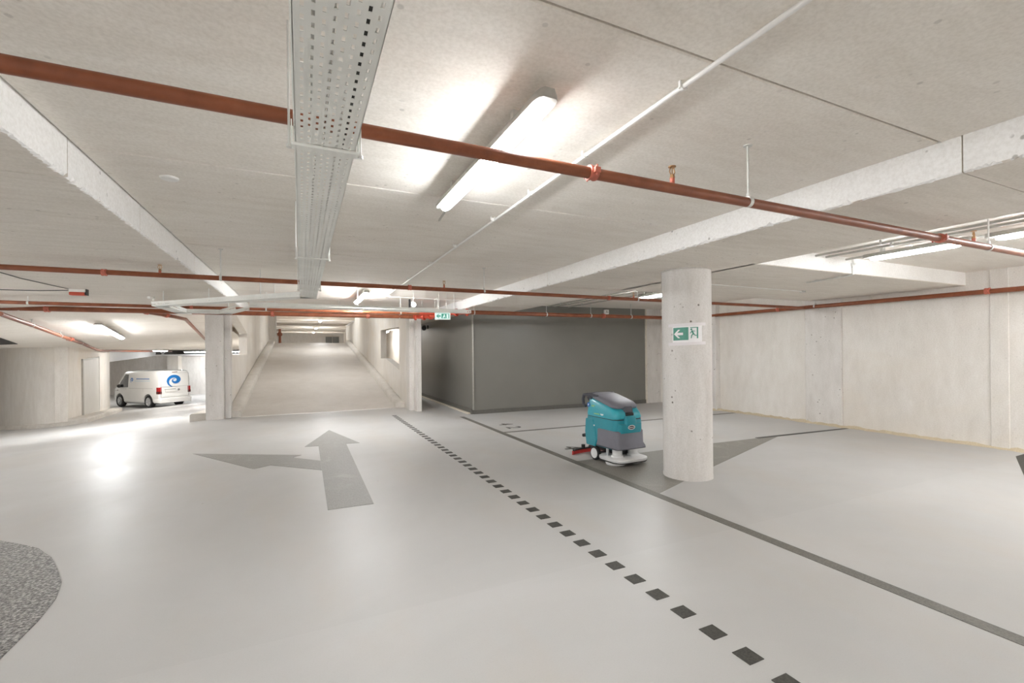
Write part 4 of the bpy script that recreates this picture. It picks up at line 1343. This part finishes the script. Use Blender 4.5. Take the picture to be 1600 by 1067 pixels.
# swirl logos
def swirl(k, place, R, sx=1.0):
    outer, inner = [], []
    N = 44
    for i in range(N + 1):
        t = i / N
        a = math.radians(250) - t * math.radians(520)
        r = R * (1 - .80 * t)
        wd = R * (.08 + .44 * math.sin(PI * min(1, t * 1.15)) * (1 - .35 * t))
        outer.append((sx * r * math.cos(a), r * math.sin(a)))
        inner.append((sx * max(.02 * R, r - wd) * math.cos(a), max(.02 * R, r - wd) * math.sin(a)))
    for i in range(N):
        k.prism([outer[i], outer[i + 1], inner[i + 1], inner[i]], place, 0, .004)
    return k
swirl(MB(), lambda a, b, h: (-.873 - h * 2 + max(0, b - .1) * .10, .0 - a, 1.38 + b),   .36, 1.2).build('swirl_logo', 'blue', van, smooth=0)
swirl(MB(), lambda a, b, h: (1.40 - a, side_y(1.42 + b, 1.40 - a) + .001 + h, 1.42 + b), .15).build('swirl_logo', 'blue', van, smooth=0)
k = MB()
for i in range(9):
    side(k, [(1.02 - i * .125, 1.45), (.93 - i * .125, 1.45), (.93 - i * .125, 1.50), (1.02 - i * .125, 1.50)], 1, .004)
k.build('side_lettering', 'blue', van, smooth=0)
k = MB()
side(k, [(1.16, 1.36), (-.15, 1.36), (-.15, 1.375), (1.16, 1.375)], 1, .004)
k.build('side_stripe', 'lightblue', van, smooth=0)

# ================================================================== SCRUBBER
def teal(name, base, d):
    return plain(name, base, 0.33, 0, d, 6, 0.5, 0.2)
M['teal'] = teal('teal_plastic', srgb(30, 142, 158), 0.05)
M['teal2'] = teal('light_teal_plastic', srgb(46, 160, 176), 0.05)
M['grey_pl'] = plain('grey_moulded_plastic', srgb(112, 112, 122), 0.5, 0, 0.05, 8)
M['dkgrey'] = plain('dark_grey_plastic', srgb(70, 70, 78), 0.5)
M['offwhite'] = plain('off_white_casting', srgb(228, 228, 228), 0.4, 0, 0.03)
M['bristle'] = plain('white_bristle', srgb(214, 216, 218), 0.8, 0, 0.1, 60)
M['sq_red'] = plain('squeegee_red', srgb(206, 60, 56), 0.45)
M['lime'] = plain('lime_print', srgb(168, 206, 110), 0.5)
SX, SY = 3.85, 5.40
FA = math.radians(-88)
sc = root('floor_scrubber', (SX, SY, 0), 'teal walk-behind floor scrubber with grey lid standing beside the round column', 'scrubber', rz=FA)
sc.scale = (.92, .92, .92)
def rrect(x0, x1, hw, r, z, n=6, tilt=0.0, taper=0.0, xc=0.0):
    """rounded rectangle ring; tilt lowers z toward +x; taper narrows the front"""
    pts = []
    for cx, cy, a0 in ((x1 - r, hw - r, 0), (x0 + r, hw - r, 90), (x0 + r, -hw + r, 180), (x1 - r, -hw + r, 270)):
        for i in range(n + 1):
            a = math.radians(a0 + 90 * i / n)
            x = cx + r * math.cos(a); y = cy + r * math.sin(a)
            t = (x - x0) / (x1 - x0)
            pts.append((x, y * (1 - taper * t * t), z - tilt * (x - xc)))
    return pts
SWd = .255
# lower solution tank
k = MB().loft([rrect(.05, .60, SWd * .94, .05, .215), rrect(.03, .62, SWd * .97, .06, .24), rrect(.0, .69, SWd, .07, .36), rrect(-.01, .715, SWd, .08, .56), rrect(.0, .71, SWd * .985, .08, .635)])
k.build('solution_tank', 'teal', sc, smooth=50)
# recovery tank above, its top falls towards the front
k = MB().loft([rrect(.005, .70, SWd * .985, .08, .645), rrect(-.005, .715, SWd * 1.0, .09, .67), rrect(.0, .70, SWd * .97, .10, .76, tilt=.10, xc=.35),
               rrect(.03, .66, SWd * .93, .11, .845, tilt=.23, xc=.35), rrect(.07, .60, SWd * .84, .12, .875, tilt=.25, xc=.35)])
rt = k.build('recovery_tank', 'teal2', sc, smooth=50)
MB().loft([rrect(.005, .705, SWd * .975, .08, .632), rrect(.005, .705, SWd * .975, .08, .648)]).build('tank_seam', 'black', sc, smooth=50)
# grey lid draped over the top, with the dark latch at the front
k = MB().loft([rrect(.05, .66, SWd * .90, .11, .862, tilt=.235, xc=.35), rrect(.04, .675, SWd * .92, .12, .888, tilt=.24, xc=.35),
               rrect(.07, .64, SWd * .86, .13, .915, tilt=.23, xc=.35), rrect(.14, .54, SWd * .66, .13, .932, tilt=.2, xc=.35)])
lid = k.build('lid', 'grey_pl', sc, smooth=60)
MB().loft([[(.60, -.10, .835), (.60, .10, .835), (.675, .075, .82), (.675, -.075, .82)], [(.66, -.085, .74), (.66, .085, .74), (.715, .06, .735), (.715, -.06, .735)]]).build('latch', 'dkgrey', lid, smooth=0, bevel=.012)
MB().box(.60, .712, -.075, .075, .69, .735).build('latch_recess', 'black', rt, bevel=.01)
# moulded recess and swelling on the front of the machine
MB().loft([rrect(.66, .742, .10, .03, .52), rrect(.66, .748, .105, .035, .60), rrect(.65, .735, .10, .035, .69)]).build('front_moulding', 'teal', sc, smooth=60)
MB().loft([rrect(.62, .735, SWd * .80, .05, .455), rrect(.61, .742, SWd * .86, .06, .50), rrect(.61, .738, SWd * .86, .06, .585)]).build('nose_panel', 'teal', sc, smooth=60)
# grey front apron over the brush deck
k = MB().loft([rrect(.24, .775, SWd * 1.06, .07, .243), rrect(.25, .765, SWd * 1.05, .07, .268), rrect(.25, .735, SWd * 1.02, .07, .30), rrect(.25, .728, SWd * 1.015, .07, .47), rrect(.27, .715, SWd * 1.0, .07, .485)])
k.build('front_apron', 'grey_pl', sc, smooth=50)
MB().loft([rrect(.245, .77, SWd * 1.065, .07, .231), rrect(.245, .77, SWd * 1.065, .07, .245)]).build('apron_edge', 'dkgrey', sc, smooth=50)
# slanted rear side cheeks
for s in (-1, 1):
    k = MB()
    poly = [(.03, .20), (.25, .20), (.285, .30), (.245, .46), (.20, .60), (.02, .60), (.0, .4)]
    k.prism(poly, lambda a, b, h, s=s: (a, s * (SWd - .02 + h), b), 0, .034)
    k.build('side_cheek', 'teal', sc, smooth=0, bevel=.018, seg=3)
# brush deck
k = MB().loft([rrect(.30, .81, .29, .14, .058), rrect(.29, .82, .30, .15, .07), rrect(.29, .82, .30, .15, .096), rrect(.32, .79, .275, .14, .106)])
dk = k.build('brush_deck', 'offwhite', sc, smooth=50)
MB().loft([rrect(.295, .815, .297, .15, .046), rrect(.295, .815, .297, .15, .058)]).build('deck_bumper', 'black', dk, smooth=50)
for s in (-1, 1):
    t = MB().lathe([(.10, .014), (.142, .016), (.145, .034), (.13, .046)], (.57, s * .145, 0), (0, 0, 1), 32).build('brush', 'offwhite', sc)
    MB().lathe([(.08, .0), (.137, .0), (.14, .015), (.10, .017)], (.57, s * .145, 0), (0, 0, 1), 32).build('bristles', 'bristle', t)
    MB().lathe([(.085, .10), (.085, .13), (.07, .135), (.07, .225), (.03, .23)], (.60, s * .14, 0), (0, 0, 1), 24).build('brush_motor', 'offwhite', sc)
    MB().lathe([(.022, .10), (.022, .23)], (.46, s * .20, 0), (0, 0, 1), 12).build('deck_link', 'rim', sc)
    # drive wheel
    w = MB().lathe([(.05, -.03), (.09, -.032), (.1, -.024), (.1, .024), (.09, .032), (.078, .03), (.05, .026)], (.225, s * .235, .1), (0, s, 0), 28).build('wheel', 'rubber', sc)
    MB().lathe([(.076, .022), (.074, .034), (.03, .03), (.026, .038), (.01, .04)], (.225, s * .235, .1), (0, s, 0), 24).build('hub', 'offwhite', w)
MB().box(.10, .56, -.10, .10, .115, .235).build('chassis', 'black', sc, bevel=.01)
MB().cyl((.225, -.21, .1), (.225, .21, .1), .015, n=10).build('axle', 'dkgrey', sc)
# squeegee behind
k = MB()
arc = [(-.14 + .13 * math.cos(t), .40 * math.sin(t)) for t in [(-75 + 15 * i) * PI / 180 for i in range(11)]]
arc = [(-.26 - .10 * math.cos(t) + .10, .37 * math.sin(t) / math.sin(75 * PI / 180)) for t in [(-75 + 15 * i) * PI / 180 for i in range(11)]]
rings = [[(x - .012, y, .012), (x + .012, y, .012), (x + .012, y, .06), (x - .012, y, .06)] for x, y in arc]
sq_ = k.loft(rings).build('squeegee', 'sq_red', sc, smooth=0)
rings = [[(x - .02, y * .96, .06), (x + .03, y * .96, .06), (x + .03, y * .96, .078), (x - .02, y * .96, .078)] for x, y in arc]
MB().loft(rings).build('squeegee_bar', 'black', sq_, smooth=0)
rings = [[(x - .006, y * 1.01, .0), (x + .006, y * 1.01, .0), (x + .006, y * 1.01, .02), (x - .006, y * 1.01, .02)] for x, y in arc]
MB().loft(rings).build('squeegee_blade', 'sq_red', sq_, smooth=0)
k = MB().tube([(.12, 0, .14), (-.05, 0, .12), (-.24, 0, .085)], .028, 10)
k.cyl((-.25, -.12, .075), (-.25, -.12, .13), .03, n=12).cyl((-.25, .12, .075), (-.25, .12, .13), .03, n=12)
k.build('squeegee_arm', 'black', sc)
MB().tube([(.0, .02, .70), (-.06, .02, .5), (-.08, .02, .25), (-.2, .02, .1)], .02, 10).build('suction_hose', 'black', sc)
# pedal, control handle
k = MB().box(-.13, .04, -.20, -.12, .29, .315).cyl((-.13, -.21, .302), (-.13, -.11, .302), .026, n=10)
k.build('foot_pedal', 'black', sc, bevel=.004)
hp = [(.14, -.225, .90), (.04, -.24, .955), (-.04, -.245, .945), (-.075, -.24, .88), (-.07, -.235, .80), (-.02, -.23, .77)]
k = MB().tube(hp, .023, 12)
k.tube([(a, -b, c) for a, b, c in hp], .023, 12)
k.tube([(-.05, -.245, .942), (-.07, 0, .95), (-.05, .245, .942)], .023, 12)
k.tube([(.25, -.20, .935), (.14, -.225, .95), (.04, -.24, .958)], .023, 12)
k.build('handle', 'dkgrey', sc)
MB().loft([rrect(-.03, .12, .20, .04, .86), rrect(-.05, .12, .21, .05, .90), rrect(-.03, .10, .19, .05, .925)]).build('control_panel', 'dkgrey', sc, smooth=50)
# badges and print
bd = MB().prism([(.062 * math.cos(t * PI / 14), .032 * math.sin(t * PI / 14)) for t in range(28)], lambda a, b, h: (.738 + h, a, .535 + b), 0, .008).build('badge', 'white', sc, smooth=0)
MB().prism([(.054 * math.cos(t * PI / 14), .024 * math.sin(t * PI / 14)) for t in range(28)], lambda a, b, h: (.746 + h, a, .535 + b), 0, .0018).build('badge_field', 'dkgrey', bd, smooth=0)
text_part('lettering', 'TENNANT', .021, 'white', bd, Matrix.Translation((.7485, 0, .528)) @ Matrix.Rotation(PI / 2, 4, 'Z') @ Matrix.Rotation(PI / 2, 4, 'X'), .0006)
bl = MB().lathe([(.035, 0), (.035, .004)], (.085, -SWd * .985, .805), (0, -1, 0), 20).build('round_sticker', 'blue', sc)
MB().prism([(-.006, -.02), (.018, .018), (-.014, .008)], lambda a, b, h: (.085 + a, -SWd * .985 - .004 - h, .805 + b), 0, .001).build('sticker_mark', 'white', bl, smooth=0)
k = MB()
for i, (x0, x1, z) in enumerate(((.15, .23, .80), (.15, .21, .785))):
    k.box(x0, x1, -SWd * .99, -SWd * .95, z, z + .007)
for i in range(6):
    k.box(.22 + i * .022, .236 + i * .022, -SWd * 1.004, -SWd * .97, .682, .694)
k.build('side_lettering', 'lime', sc, smooth=0)
k = MB()
for i in range(3):
    k.lathe([(.012, 0), (.012, .003)], (.385 + i * .022, -SWd * .998, .692 - .006 * (i % 2)), (0, -1, 0), 12)
k.build('white_print', 'white', sc, smooth=0)
MB().lathe([(.011, 0), (.011, .006)], (.243, -SWd * 1.06, .515), (0, -1, 0), 10).build('cheek_bolt', 'white', sc)

bpy.context.view_layer.update()
